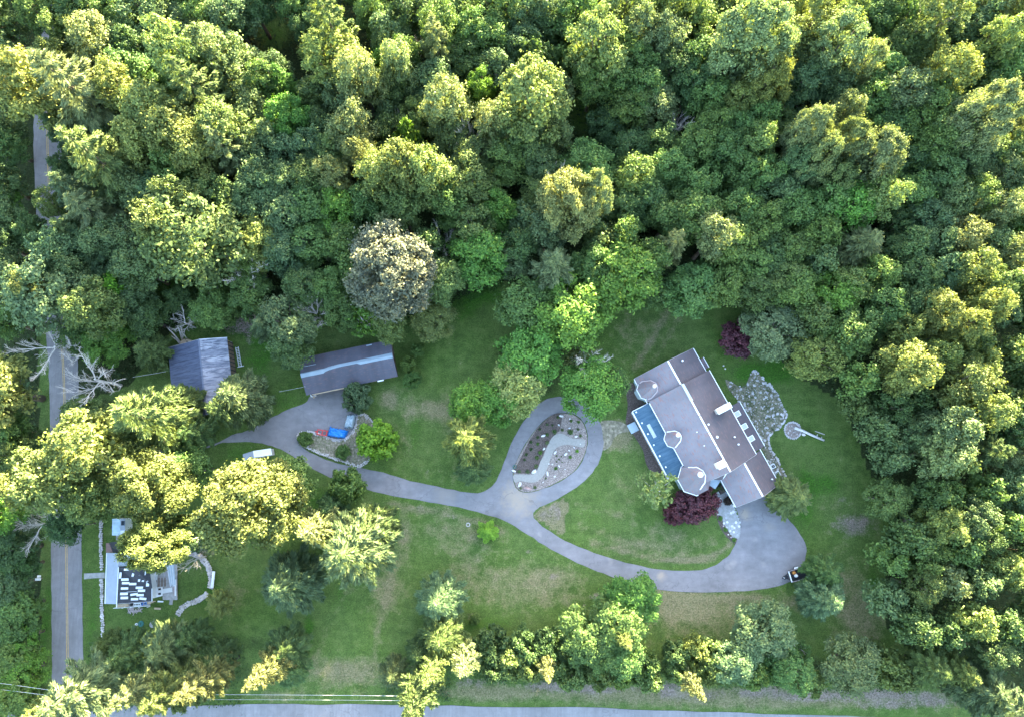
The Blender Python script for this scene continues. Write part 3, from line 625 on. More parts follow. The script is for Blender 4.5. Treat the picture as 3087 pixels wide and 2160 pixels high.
# turrets
def plane_z(s, t):
    if s < 0.1: return 7.3 - 3.1 * abs(t) / 6.0
    return 8.2 - (3.45 / 5.75) * abs(t) if t < 0 else 8.2 - (3.65 / 6.5) * t
def turret(sc_, tc, r, ze, apex, capr, ph=22.5, trim='white'):
    n = 8; pts = [(sc_ + r * math.cos(math.radians(ph + 45 * k)), tc + r * math.sin(math.radians(ph + 45 * k))) for k in range(n)]
    mb = MB(); ap = apex
    for k in range(n):
        a, b = pts[k], pts[(k + 1) % n]
        mb.face([(a[0], a[1], ze), (b[0], b[1], ze), ap]); 
    mb.face([(p[0], p[1], ze) for p in pts][::-1])
    tr = mb.build('turret_roof', M['shingle'], house)
    w2 = MB(); w2.prism([(sc_ + (p[0] - sc_) * .88, tc + (p[1] - tc) * .88) for p in pts], 0, ze - .02); w2.build('turret_wall', M['siding'], house)
    # valley flashing where the cone meets the main slope, and the gutter elsewhere
    line = []; gut = []
    for j in range(64):
        f = j / 8.0; k = int(f) % n; u = f - int(f)
        ex = pts[k][0] * (1 - u) + pts[(k + 1) % n][0] * u; ey = pts[k][1] * (1 - u) + pts[(k + 1) % n][1] * u
        hit = None
        if ey > -5.75 and plane_z(ex, ey) > ze:
            for q_ in range(60):
                v = q_ / 59; x = ex * (1 - v) + ap[0] * v; y = ey * (1 - v) + ap[1] * v; z = ze * (1 - v) + ap[2] * v
                if z >= plane_z(x, y): hit = (x, y, z + .03); break
        if hit: line.append(hit)
        gut.append(((ex, ey, ze - .03), hit is not None))
    if line:
        order = sorted(line, key=lambda p: math.atan2(p[0] - sc_, p[1] - tc)); w3 = MB()
        for a, b in zip(order[:-1], order[1:]):
            if (Vector(a) - Vector(b)).length < 1.6: w3.bar(a, b, .2, .06)
        w3.build('flashing', M[trim], house)
    w4 = MB()
    for j in range(64):
        if not gut[j][1] and not gut[(j + 1) % 64][1]: w4.bar(gut[j][0], gut[(j + 1) % 64][0], .12, .14)
    w4.build('turret_gutter', M['white'], house)
    c = MB(); c.cyl((ap[0], ap[1]), capr, ap[2] - .35, ap[2] + .02, 12); c.cyl((ap[0], ap[1]), capr * .75, ap[2] + .02, ap[2] + .22, 12, capr * .2); c.build('turret_cap', M['white'] if trim == 'white' else M['beige'], house)
M['pinkish'] = plain('faded_flashing', (.42, .34, .34), .7, .1, 2.0)
turret(-1.9, -4.6, 2.15, 4.25, (-1.85, -4.0, 6.75), .36, trim='pinkish')
turret(7.75, -5.0, 1.75, 4.7, (7.45, -4.5, 6.9), .36)
turret(15.45, -5.0, 3.0, 4.3, (15.0, -4.5, 7.3), .46)
# connecting roof by the front door
mb = MB(); q = [(16.75, -2.95, 4.1), (18.1, -0.6, 3.5), (17.0, 0.6, 4.9), (16.75, 0.2, 5.2)]; mb.hexa([(a, b, c - .15) for a, b, c in q], q); mb.build('link_roof', M['shingle_shaded'], house)
h_bar('flashing', (17.9, -.62, 3.6), (16.95, .55, 4.98), .18, .08, M['white'])
mb = MB(); mb.prism([(16.7, -3.6), (19.0, -2.2), (18.1, -.4), (16.7, -.3)], 0, 2.2); mb.build('entry_wall', M['siding'], house)
h_box('entry_slab', (18.1, -3.2, .15), (1.6, 3.2, .25), M['siding'])
# chimneys and vents
ch = h_box('chimney', (6.95, 4.4, 6.6), (.85, 2.5, 3.0), M['beige']); h_box('crown', (6.95, 4.4, 8.16), (1.05, 2.7, .12), M['white'], ch)
for t in (4.1, 5.1): h_box('flue_cap', (6.95, t, 8.36), (.62, .66, .28), M['white'], ch)
ch = h_box('chimney', (14.9, -1.0, 7.9), (1.0, 1.25, 2.0), M['beige']); h_box('crown', (14.9, -1.0, 8.96), (1.2, 1.45, .12), M['white'], ch); h_box('flue_cap', (14.9, -1.0, 9.1), (.45, .6, .16), M['beige'], ch)
for px, py, z, r in ((2136, 1278, 7.9, .17), (2162, 1316, 7.7, .22), (2215, 1316, 6.2, .14), (2226.7, 1338, 6.2, .15), (2057.4, 1086.4, 6.4, .16), (2328, 1443, 4.2, .12), (2101, 1301, 7.3, .1), (2123, 1342, 7.3, .1)):
    p = P(px, py, z) - HA; s, t = p.x * ax.x + p.y * ax.y, p.x * bx_.x + p.y * bx_.y
    mb = MB(); mb.cyl((s, t), r, z - .9, z + .1, 8); mb.build('vent_pipe', M['white'], house)
# small things around the house
for n, (px, py) in enumerate(((2326, 1404), (2340, 1426))):
    e = empty('air_conditioner', P(px, py), RZH, ('white air conditioner unit on stones behind the garage wing, upper of two', 'white air conditioner unit on stones behind the garage wing, lower of two')[n], 'air conditioner', 'air conditioners behind the garage wing')
    MB().box((0, 0, .4), (.8, .8, .8)).build('casing', M['white'], e); mb = MB(); mb.cyl((0, 0), .3, .8, .83, 14); fan = mb.build('fan', M['black'], e)
    MB().box((0, 0, .84), (.5, .05, .01)).build('blade', M['metal'], fan)
pl = empty('planter_box', ZP(755, 262), RZH, 'square black planting bed beside the blue front entry wall', 'planter')
MB().box((0, 0, .2), (1.5, 1.3, .4)).build('frame', M['black'], pl); MB().box((0, 0, .43), (1.3, 1.1, .06)).build('soil', M['mulch'], pl)

# ---------------------------------------------------------------- tree prototypes
def leaf_cards(c, nrm, size, aspect, rng, fold=0.25, roll=None):
    """c: centres, nrm: facing; a leaf clump is a folded diamond (4 verts, 1 quad each)"""
    n = len(c); nrm = nrm / (np.linalg.norm(nrm, axis=1, keepdims=True) + 1e-9)
    a = rng.normal(size=(n, 3)) if roll is None else roll
    a = a - nrm * np.sum(a * nrm, 1, keepdims=True); a /= (np.linalg.norm(a, axis=1, keepdims=True) + 1e-9)
    b = np.cross(nrm, a); s = size.reshape(-1, 1) if hasattr(size, 'reshape') else size
    v = np.empty((n, 4, 3)); v[:, 0] = c - a * s; v[:, 1] = c - b * s * aspect + nrm * s * fold; v[:, 2] = c + a * s; v[:, 3] = c + b * s * aspect + nrm * s * fold
    f = np.arange(n * 4).reshape(n, 4); return v.reshape(-1, 3), f
def broadleaf(seed, Rr, Hc, nl, nsub, per, lobe=0.34, leaf=0.24, loose=0.3, base=0.42, sub=0.5, gap=0.0, flat=1.0):
    """crown of radius Rr, total tree height Hc; lobes made of clumps made of leaf sprays"""
    g = np.random.default_rng(seed); C = []; Nn = []; S = []
    zc = Hc * (base + (1 - base) * 0.36); hz = Hc - zc; lobes = []
    for k in range(nl):
        u = (k + .5) / nl; ph = k * 2.39996 + g.normal() * .35; cz = 1 - u * 1.45 + g.normal() * .06; cz = max(-.5, min(1, cz)); cr = math.sqrt(max(0, 1 - cz * cz))
        rad = (1 - lobe) * g.uniform(0.82, 1.10)
        p = np.array([math.cos(ph) * cr * Rr * rad, math.sin(ph) * cr * Rr * rad, zc + cz * hz * (1 - lobe * .6) * g.uniform(.82, 1.06) * flat])
        lr = Rr * lobe * g.uniform(.75, 1.25)
        if g.random() < gap: continue
        lobes.append((p, lr))
        for j in range(nsub):
            d = g.normal(size=3); d[2] = abs(d[2]) * .9 - .25; out = p - np.array([0, 0, zc - hz * .2]); out /= np.linalg.norm(out) + 1e-9
            d = d / np.linalg.norm(d) + out * .75; d /= np.linalg.norm(d)
            q = p + d * lr * g.uniform(.55, .95); sr = lr * sub * g.uniform(.7, 1.25); n = max(6, int(per * g.uniform(.7, 1.3)))
            e = g.normal(size=(n, 3)); e /= np.linalg.norm(e, axis=1, keepdims=True); e[:, 2] = np.where(e[:, 2] < -.3, -e[:, 2] * .6, e[:, 2])
            rr = sr * (1 - loose * g.random((n, 1)) ** 1.5 + (g.random((n, 1)) < .14) * g.uniform(.2, .8, (n, 1)))
            C.append(q + e * rr); Nn.append(e * .8 + g.normal(size=(n, 3)) * .55 + np.array([0, 0, .45])); S.append(leaf * g.uniform(.6, 1.3, n))
    # inner leaves
    n = int(nl * nsub * per * .10); e = g.normal(size=(n, 3)); e /= np.linalg.norm(e, axis=1, keepdims=True)
    C.append(np.array([0, 0, zc]) + e * np.array([Rr * .62, Rr * .62, hz * .6]) * g.random((n, 1)) ** .4); Nn.append(g.normal(size=(n, 3)) + np.array([0, 0, .6])); S.append(np.full(n, leaf * 1.8))
    v, f = leaf_cards(np.concatenate(C), np.concatenate(Nn), np.concatenate(S), .62, g)
    me = np_mesh('crown', v, f, M['leaf'])
    tk = MB(); tk.sm = True; tr = .018 * Hc + .06
    tk.tube([(0, 0, -.1), (.03, .02, Hc * .2), (-.05, .04, Hc * .45), (.02, 0, Hc * .8)], [tr * 1.25, tr, tr * .75, tr * .2], 7)
    for p, lr in lobes[::max(1, len(lobes) // 12)]:
        z0 = Hc * g.uniform(.25, .45); m_ = np.array([p[0] * .45, p[1] * .45, z0 + (p[2] - z0) * .6])
        tk.tube([(0, 0, z0), tuple(m_), tuple(p)], [tr * .5, tr * .3, tr * .08], 5)
    return dict(crown=me, trunk=tk.mesh('trunk', M['bark']), R=Rr, H=Hc)
def conifer(seed, Rr, Ht, whorls, nb, tuft=8, leaf=.30, droop=-.08, narrow=1.0, base=.18, dens=1.0, asp=.26, curve=.35):
    """branches in whorls, each carrying side twigs with needle sprays; reads as a star from above"""
    g = np.random.default_rng(seed); C = []; Nn = []; S = []; Ro = []; tk = MB(); tk.sm = True; tr = .010 * Ht + .05
    tk.tube([(0, 0, -.1), (0, 0, Ht * .5), (0, 0, Ht * .93)], [tr * 1.3, tr * .7, tr * .06], 7)
    for wi in range(whorls):
        u = wi / (whorls - 1); z = Ht * (base + (1 - base) * u ** .85 * .97); prof = (1 - u) ** (.75 * narrow) * (0.62 + .38 * min(1, u * 5)); L0 = Rr * max(.07, prof)
        n = max(4, int(nb * (1 - .35 * u))); off = g.uniform(0, 6.28)
        for b in range(n):
            a = off + 6.283 * b / n + g.normal() * .13; L = L0 * g.uniform(.78, 1.12); d = np.array([math.cos(a), math.sin(a), 0]); side = np.array([-d[1], d[0], 0])
            rise = g.uniform(.05, .3) * L * (.4 + u) + droop * L
            def pt(t): return d * L * t + np.array([0, 0, z + rise * t + curve * L * t * t * .5]) + side * math.sin(t * 3 + b) * .03 * L
            tk.tube([pt(0), pt(.5), pt(.95)], [tr * .28 * (1.2 - u), tr * .16 * (1.2 - u), tr * .05], 4, False)
            ns = max(3, int(L * 3.6 * dens))
            for k in range(ns):
                t = .22 + .78 * (k + g.random()) / ns; q = pt(t)
                for sg in (-1, 1):
                    sl = L * .30 * (1.12 - t) * g.uniform(.6, 1.2) + .18; dd = d * .75 + side * sg * g.uniform(.5, .95) + np.array([0, 0, g.uniform(.0, .35)]); dd /= np.linalg.norm(dd)
                    m = max(3, int(tuft * sl / .75 + 3)); tt = g.uniform(.25, 1.05, (m, 1)); c = q + dd * sl * tt + g.normal(size=(m, 3)) * .06
                    C.append(c); Nn.append(np.array([0, 0, 1.0]) + d * .25 + g.normal(size=(m, 3)) * .45); S.append(leaf * g.uniform(.7, 1.25, m)); Ro.append(dd * .6 + d + g.normal(size=(m, 3)) * .3)
            m = 5; C.append(pt(.97) + g.normal(size=(m, 3)) * .1); Nn.append(np.array([0, 0, 1.0]) + g.normal(size=(m, 3)) * .5); S.append(leaf * g.uniform(.8, 1.3, m)); Ro.append(d + g.normal(size=(m, 3)) * .3)
    m = 20; C.append(np.array([0, 0, Ht]) + g.normal(size=(m, 3)) * [.15, .15, .35]); Nn.append(g.normal(size=(m, 3))); S.append(np.full(m, leaf)); Ro.append(g.normal(size=(m, 3)) + [0, 0, 1.5])
    v, f = leaf_cards(np.concatenate(C), np.concatenate(Nn), np.concatenate(S), asp, g, .12, np.concatenate(Ro))
    return dict(crown=np_mesh('crown', v, f, M['needle']), trunk=tk.mesh('trunk', M['cbark']), R=Rr, H=Ht)
def deadtree(seed, Rr, Ht, nlimb=8, lean=0.0, m='deadwood', r0=.15, fine=3):
    g = random.Random(seed); mb = MB(); tw = MB(); top = Ht * .45
    mb.tube([(0, 0, -.1), (0.05, 0, Ht * .25), (0, .05, top)], [r0, r0 * .8, r0 * .6], 7)
    def grow(p, d, L, r, lv, dst):
        pts = [p]; k = 4; q = p.copy(); dd = d.copy()
        for i in range(k):
            dd = (dd + Vector((g.uniform(-.22, .22), g.uniform(-.22, .22), g.uniform(-.1, .22)))).normalized(); q = q + dd * (L / k); pts.append(q.copy())
        dst.tube(pts, [r * (1 - .17 * i) for i in range(k + 1)], 5 if lv < 2 else 3, False)
        if lv < fine:
            for i in range(1, k + 1):
                for _ in range(2 if lv > 0 else 2):
                    nd = (dd * 1.15 + Vector((g.uniform(-.75, .75), g.uniform(-.75, .75), g.uniform(-.3, .5)))).normalized()
                    grow(pts[i], nd, L * g.uniform(.36, .58) * (1.15 - .12 * i), r * .42, lv + 1, tw if lv >= 0 else mb)
    for k in range(nlimb):
        a = 6.283 * k / nlimb + g.uniform(-.4, .4); d = Vector((math.cos(a), math.sin(a), g.uniform(.35, 1.3))).normalized()
        grow(Vector((0, 0, top * g.uniform(.6, 1))), d, Rr * .66, r0 * .42, 0, mb)
    return dict(trunk=mb.mesh('trunk', M[m]), branches=tw.mesh('branches', M[m]), R=Rr * .74, H=Ht)
PR = {
 'd': [broadleaf(11 + k, 4.0, 15.0, 26, 8, 42, lobe=.30 + .03 * (k % 2), leaf=.175, loose=.36, base=.40) for k in range(6)],
 'f': [broadleaf(31 + k, 4.0, 15.0, 40, 5, 42, lobe=.25, leaf=.16, loose=.75, base=.35, sub=.6) for k in range(3)],       # feathery
 'o': [broadleaf(51 + k, 6.5, 17.0, 46, 11, 58, lobe=.215, leaf=.19, loose=.26, base=.34, sub=.55, flat=.96) for k in range(3)],    # cauliflower crowns
 'm': [broadleaf(71 + k, 3.0, 4.0, 26, 7, 24, lobe=.26, leaf=.17, loose=.5, base=.2) for k in range(2)],
 'r': [broadleaf(81 + k, 3.0, 5.0, 30, 7, 26, lobe=.27, leaf=.20, loose=.5, base=.15) for k in range(2)],                 # round garden tree / shrub
 'p': [conifer(91 + k, 4.4, 18.0, 13, 7, leaf=.36, asp=.20, curve=.42, base=.25, dens=1.35) for k in range(3)],
 's': [conifer(101 + k, 3.7, 13.0, 17, 9, leaf=.25, narrow=1.1, asp=.24, curve=.2, base=.08, dens=1.25) for k in range(3)],
 'y': [conifer(111 + k, 2.4, 10.0, 12, 7, leaf=.26, narrow=1.1, asp=.3, curve=.2, base=.1, dens=1.1) for k in range(1)],
 't': [broadleaf(121, 2.6, 8.0, 22, 4, 14, lobe=.3, leaf=.21, loose=.9, base=.3, gap=.25)],                                # thin, see-through
}
low_data = []
for k in range(3):
    q_ = broadleaf(151 + k, 4.0, 15.0, 26, 8, 15, lobe=.34, leaf=.27, loose=.45, base=.40)['crown']; n_v = len(q_.vertices); a_ = np.empty(n_v * 3, np.float32); q_.vertices.foreach_get('co', a_); low_data.append((a_.reshape(-1, 3), np.arange(n_v).reshape(-1, 4)))
for q_ in PR['t']: q_['trunk'].materials[0] = M['palebark']
PR['b'] = [deadtree(131 + k, 4.5, 13, 6) for k in range(4)]
COL = dict(g=(.082, .138, .032), d=(.054, .094, .026), y=(.120, .152, .042), l=(.130, .162, .062), b=(.078, .122, .046), G=(.086, .178, .024), L=(.165, .330, .028),
           w=(.134, .136, .096), m=(.125, .032, .050), q=(.165, .200, .058), n=(.086, .128, .036), v=(.108, .145, .036), c=(.096, .138, .058), k=(.150, .160, .056), e=(.144, .176, .076))
TREES = []
def tree(px, py, rp, kind, c, h, F=True, k=None, zc=None, sq=1.0, rz=None):
    """px,py: centre of the crown in the picture (F: full-view pixels), rp its radius there, h the tree's height in metres"""
    if F: px, py, rp = px * FS, py * FS, rp * FS
    if h >= 18.5: h = h + 1.0 + (h - 18.5) * .35
    z = h * (zc if zc is not None else (.70 if kind in 'dfotr' else .55))
    p = P(px, py, z); q = P(px + rp, py, z); r = abs(q.x - p.x)
    TREES.append(dict(x=p.x, y=p.y, r=r * (1.12 if kind in 'dfps' else (1.0 if kind == 'o' else 1.03)), h=h, kind=kind, c=c, px=px / FS, py=py / FS, k=k, sq=sq, rz=rz, rp=rp / FS))
TABLE = """20 60 45 d d 14;75 20 40 d g 15;130 66 34 t l 11;180 20 45 d d 15;215 92 58 d l 17.5;270 30 45 d g 15;330 30 60 d b 16;400 60 55 f b 15;455 30 50 d g 15.5;520 38 50 d b 16;562 8 42 d d 15;
655 8 40 d g 15;747 70 62 p y 27;748 130 62 f v 20;840 20 45 d g 16;870 75 45 d b 15;920 20 50 d d 16;990 60 46 d g 18.5;1030 18 55 d g 15;1090 92 46 d g 16;1120 20 50 d g 17;1180 35 50 d b 16;1170 105 42 f b 15;
1230 25 45 d b 16;1290 35 45 d g 17;1340 100 58 d y 23;1400 25 55 d y 19;1400 112 40 d g 18;1432 72 40 d l 19.5;1480 30 45 d g 16;1510 14 40 d y 19;1490 88 45 d l 18.5;1560 55 50 d g 16.5;1595 8 45 d d 15;
1685 88 82 o l 25;1722 185 52 o y 21;1770 22 38 d v 17;1815 62 50 d y 20.5;1800 125 48 d b 17;1880 105 62 f l 23;1900 40 36 d y 20;1948 48 46 d d 15;1990 16 48 d d 16;2020 50 40 d g 17;
2100 38 62 f y 23;2060 112 46 d b 16;2160 70 50 d b 16;2200 20 50 d b 17;2255 12 45 d l 18.5;2232 92 44 d y 21;2284 60 42 d v 19;
20 130 45 d b 13;14 195 40 f b 12;130 130 42 d v 14;66 192 68 d y 22;180 212 84 p e 24;270 196 48 d y 19;292 165 50 d g 17;345 180 40 d g 16;396 125 55 d y 24;470 112 44 d l 21;522 135 52 d b 17;
352 258 58 d y 20.5;456 222 74 p y 24;535 195 50 d b 16;590 180 45 f g 17;642 196 46 s G 16;618 160 34 d b 15;562 250 45 d b 16;650 268 56 o G 17;
806 172 44 d l 22;772 222 50 d b 16;893 146 38 d l 20.5;880 195 45 d d 15;982 118 44 p l 21;975 190 50 d b 16;1045 140 45 d d 15;1055 70 45 d g 17;1112 160 42 d b 15;
1200 133 44 r d 15;1078 200 28 d G 17;1192 222 76 d y 24;1170 310 60 d n 17;1236 300 46 f b 15;1105 275 44 d l 18;1000 240 52 d l 21;1010 305 46 d b 16;
1330 172 46 d g 17;1382 182 48 d g 16;1430 150 42 d g 18;1442 205 45 d g 17;1500 165 52 d d 16;1560 140 48 d g 16.5;1548 195 45 d d 15.5;1412 245 46 d g 15.5;1470 238 50 f c 15;1590 222 46 d g 16.5;
1598 292 46 d g 17.5;1655 232 45 d v 18;1700 262 48 d g 17;1648 300 46 d g 16.5;1800 190 50 d b 17;1868 200 44 d b 17;1930 150 42 d l 20.5;1900 245 44 d d 15;1972 172 50 d g 17;2012 118 44 d d 16;
2024 215 56 d l 18.5;1955 232 50 d g 17;2000 280 50 d d 15.5;2120 172 52 d y 21;2090 240 50 d g 18.5;2188 140 48 d d 15.5;2244 152 48 d g 16.5;2205 262 72 o e 24;2288 195 36 d d 15;2270 312 48 p y 20;2236 345 44 d n 16;
18 280 42 d d 11;38 340 40 f g 10;20 400 45 d d 11;50 440 36 f G 9;22 475 45 d b 12;34 545 46 d d 12;22 610 45 d b 12;60 500 34 f g 9;
150 300 44 p b 15;236 368 78 p y 24;148 375 30 d d 13;182 435 52 p c 18;215 480 60 p e 18;330 320 54 d y 19.5;392 300 56 d y 21;438 345 52 d y 20.5;398 385 50 d g 18;505 292 46 d y 21;518 350 50 p e 21;
562 335 45 d b 16;604 315 42 d b 16;582 385 48 d b 16;642 350 45 d b 16;700 335 45 d b 16;792 292 52 d l 20;808 350 38 d l 19;722 290 38 d d 15;915 318 34 r G 17;868 300 38 d d 15;752 345 40 d n 16;
1052 350 46 f b 15;1140 362 52 d g 15.5;1215 372 40 d b 14;1362 282 42 d d 11;1322 374 58 f g 14;1412 335 46 d d 13;1430 402 52 d g 16;1480 320 46 f d 14;1500 380 50 d g 16;1560 335 48 d g 16.5;1620 345 52 d g 17;
1690 322 44 d v 18.5;1658 392 48 d g 16.5;1562 420 52 d g 16;1702 400 48 d g 16.5;1745 300 38 d d 14;1808 300 52 o e 23;1830 352 50 o l 22;1790 372 44 o b 19.5;1890 320 42 o l 22.5;1955 352 56 o e 22.5;1872 402 44 o b 19;1884 262 40 d l 19.5;
2050 282 48 d g 17;2082 335 52 d g 17.5;2030 372 44 d d 15;2122 300 46 d v 19;2150 372 48 d b 15.5;2196 352 42 d b 15.5;2240 402 48 d b 16.5;2288 385 42 d n 16.5;2104 402 48 d n 16;
300 425 50 d b 16;352 430 46 d b 16;412 450 48 d y 20;425 525 100 f n 20.5;362 508 54 d y 21.5;560 455 50 d b 16;600 432 48 d b 16;642 412 46 d b 16;582 540 54 d v 15.5;645 485 52 d b 16;692 402 46 d n 16.5;
752 400 42 d l 18.5;700 462 52 d g 16;762 472 52 d G 16;852 395 50 d y 21.5;905 378 56 d y 22.5;962 392 52 d y 22;902 462 50 d n 17.5;826 462 44 d g 16;1052 412 54 d n 17;1005 462 46 d g 16.5;1098 440 36 d g 14;
1122 472 36 d G 15;1062 512 52 f n 16;1075 578 60 d G 15;770 540 50 d g 15;705 545 50 d g 14;1270 455 74 o e 24;1330 440 44 o e 23;1225 520 44 d c 17;1402 462 52 d d 14;1452 450 48 d d 15;1502 485 52 d g 16;1562 492 52 d g 17.5;
1602 525 48 d l 18.5;1650 470 52 d g 16.5;1642 548 56 d g 16;1702 500 52 d g 16.5;1742 440 48 d b 16;1722 575 48 d d 14;1782 472 52 d g 16.5;1850 462 48 d g 17;1905 462 54 d G 18;1972 445 42 d y 20.5;1915 560 76 s k 18;
1836 528 48 d g 15.5;2040 442 48 d g 16.5;2072 492 48 d b 16.5;2130 452 48 d b 16.5;2180 442 46 d g 16.5;2230 472 48 d l 18;2280 462 40 d n 17;2036 560 50 d n 16.5;2092 545 48 d b 16.5;2150 532 48 d l 17.8;2215 560 48 d b 16.5;
2270 572 44 d l 18.5;2052 622 50 d n 16.5;2110 612 48 d b 16.5;2168 605 42 d y 18.8;2226 640 42 d y 18.8;875 600 100 o w 22;
130 570 58 d b 16;172 525 46 p b 15;62 608 40 d n 13;100 655 74 d c 17.5;40 650 34 d y 18;165 610 44 d b 15;202 690 58 d v 17.5;272 640 36 r L 12;242 600 36 d b 12;232 540 44 d b 15;470 690 42 d g 9;
402 668 34 d d 7;332 715 44 d d 9;560 655 46 d g 11;336 788 46 s n 9;232 762 56 d G 9;172 742 42 d g 10;300 680 40 d b 11;505 700 30 f g 7;
14 862 76 d y 18.4;34 965 46 d g 13;16 1020 42 d n 13;72 985 30 f d 7;192 928 48 d n 10;345 932 80 p y 22;405 905 56 s n 15;440 972 48 p n 13;536 892 70 s c 16;512 920 44 p n 17;
162 1010 74 d y 22;110 1078 76 d y 21;30 1090 50 d y 20;24 1140 40 d G 15;205 1112 58 d v 17;335 1086 80 o y 21.5;418 1052 44 d g 14;337 1222 56 o y 20;400 990 44 p d 11;300 1002 46 d d 13;250 1000 30 d d 12;402 1168 16 r y 15;268 990 40 d d 12;
552 1134 100 o y 23;645 1088 54 d g 16;765 1086 42 r g 7;742 1142 44 s d 10;714 1184 54 s k 20;800 1228 98 p c 22;835 1180 60 p n 17;648 1308 82 s c 16;440 1205 34 t c 9;
490 1352 38 p q 7;152 1178 40 d d 11;30 1232 52 d d 10;62 1268 40 d g 9;20 1312 42 d b 10;66 1356 46 d g 9;28 1402 46 d g 9;62 1430 40 f G 8;20 1475 46 d g 9;66 1508 46 f G 8;28 1560 46 d g 9;84 1560 36 f g 7;
196 1540 72 p e 21.5;292 1462 58 p n 13;382 1452 66 p c 13;330 1535 50 p e 21;398 1540 60 p y 21.5;464 1520 50 p k 21;128 1572 38 p y 19;432 1425 44 p n 11;492 1470 46 p n 12;250 1440 40 p n 11;
602 1500 46 s k 20;646 1452 58 p n 11;655 1500 42 p n 9;985 1344 56 s c 12;990 1428 54 s n 12;968 1498 38 s y 19;940 1552 58 p y 20.5;884 1505 38 p c 9;1040 1482 44 s e 17;940 1460 36 s n 10;
1102 1452 40 r d 6;1150 1485 40 r n 6;1108 1500 34 r n 6;1182 1452 40 r d 6;1190 1498 34 r n 6;1225 1497 26 y k 15;1232 1445 42 r d 6;1285 1462 38 r d 6;1282 1512 38 r n 6.5;
1424 1338 58 d G 8.5;1385 1398 54 d g 10;1315 1425 56 d g 9.5;1352 1468 40 d g 8.5;1402 1478 42 d g 8.5;1448 1490 34 r g 7;1345 1512 38 r n 7;1395 1512 32 r g 6;1452 1520 34 r n 6;1396 1428 24 s y 16;
1520 1470 34 r n 6;1560 1462 36 r v 6;1600 1470 36 r n 6;1520 1505 32 r n 6;1590 1505 34 r n 6;1552 1535 30 y k 15;1652 1488 44 d c 8.5;1690 1515 36 r g 7;1715 1415 64 f c 9;1735 1500 38 r g 6;1782 1505 44 f g 8;1815 1530 34 r n 6;
1800 1458 22 t g 5;1912 1490 62 f c 9.5;1985 1490 46 r n 8;2022 1510 40 r n 7;1845 1282 50 p g 9;1848 1342 62 s c 12;1776 1112 54 s q 9;2082 1492 54 p n 12;2142 1500 50 p v 13;2200 1540 76 p c 14;2256 1575 50 p e 19;
1735 742 66 f e 11;1832 798 62 f v 13;1905 742 54 d g 15;1872 660 54 d G 15;1790 650 52 d g 14;1750 620 46 d n 14;1555 645 62 d g 12;1622 640 50 d g 13;1692 655 46 d d 13;1690 600 48 d g 14;1770 560 50 d g 15;
2100 702 48 d y 19.5;2155 735 44 d y 19;2205 690 44 d y 19.5;2036 822 54 d y 20;2092 802 44 d v 18;2160 862 48 d y 19.5;2205 922 44 d y 18.5;2128 962 46 d l 19;2112 1015 44 d l 18.5;2200 1010 46 p n 17;
1240 610 58 p e 19.5;1182 682 60 d g 13;1275 705 80 d G 16;1402 612 84 f G 17;1500 558 44 p e 18.5;1330 600 48 d g 15;1462 580 44 d g 16;1300 790 34 t l 10;1190 800 60 d G 13;1130 782 24 t v 6;1160 862 68 f q 13;1062 905 58 f G 12;1112 900 50 f G 12;
1328 866 62 f G 12;1372 858 36 f g 10;1050 985 58 p v 20;1060 1050 46 s n 10;970 716 46 f q 8;700 690 52 t g 10;642 722 62 f c 13;645 772 44 d n 11;600 735 40 p c 12;812 716 42 t G 9;760 690 44 d g 10;740 640 44 d g 12;680 640 46 f n 13;
1152 588 40 d c 12;1165 555 42 d d 15;935 785 16 r g 3.5;915 815 20 r g 4;922 850 20 r g 4;800 889 34 r c 4.5;842 984 43 r L 5.5;1656 758 45 m m 4.5;1546 1134 42 m m 4.2;1580 1124 34 m m 4;1514 1152 28 m m 3;
1478 1100 46 t q 8;1094 1190 30 y L 3.5;1066 1388 13 r g 1.6;683 983 18 r g 1.6;768 1012 18 r g 1.6;
310 600 50 d b 15;290 540 46 d b 15.5;490 440 42 d n 17;500 520 40 d n 16;10 720 40 d g 11;60 560 36 d d 11;640 560 48 d b 15;560 590 40 d g 12;1240 60 40 d d 14;2060 690 48 d n 17;1980 690 50 d g 16;1960 620 50 d g 16.5;1900 640 44 d n 16"""  # the dark-green tree above the lawn tip is added to block a sunbeam

for row in TABLE.replace('\n', '').split(';'):
    f = row.split()
    if len(f) == 6: tree(float(f[0]), float(f[1]), float(f[2]), f[3], f[4], float(f[5]))
# dead, bare trees: picture x, y, radius, height, mesh, pale
DEAD = [(930, 92, 36, 20, 0), (884, 118, 28, 19, 1), (1052, 292, 40, 23, 2), (1012, 342, 36, 19, 3), (988, 532, 42, 19, 1), (540, 606, 60, 20, 0), (1530, 268, 42, 20, 2), (1240, 388, 38, 20, 3), (900, 270, 30, 18, 2), (1110, 165, 26, 19, 3),
        (98, 772, 104, 18.5, 0), (190, 846, 100, 18, 2), (72, 1178, 68, 16, 1), (1318, 805, 54, 18, 3), (700, 696, 48, 15, 2), (405, 720, 40, 10, 1), (1190, 856, 32, 17, 0), (1105, 145, 26, 16, 0), (430, 1255, 40, 9, 2), (376, 1245, 44, 8, 3), (480, 655, 24, 8, 1)]
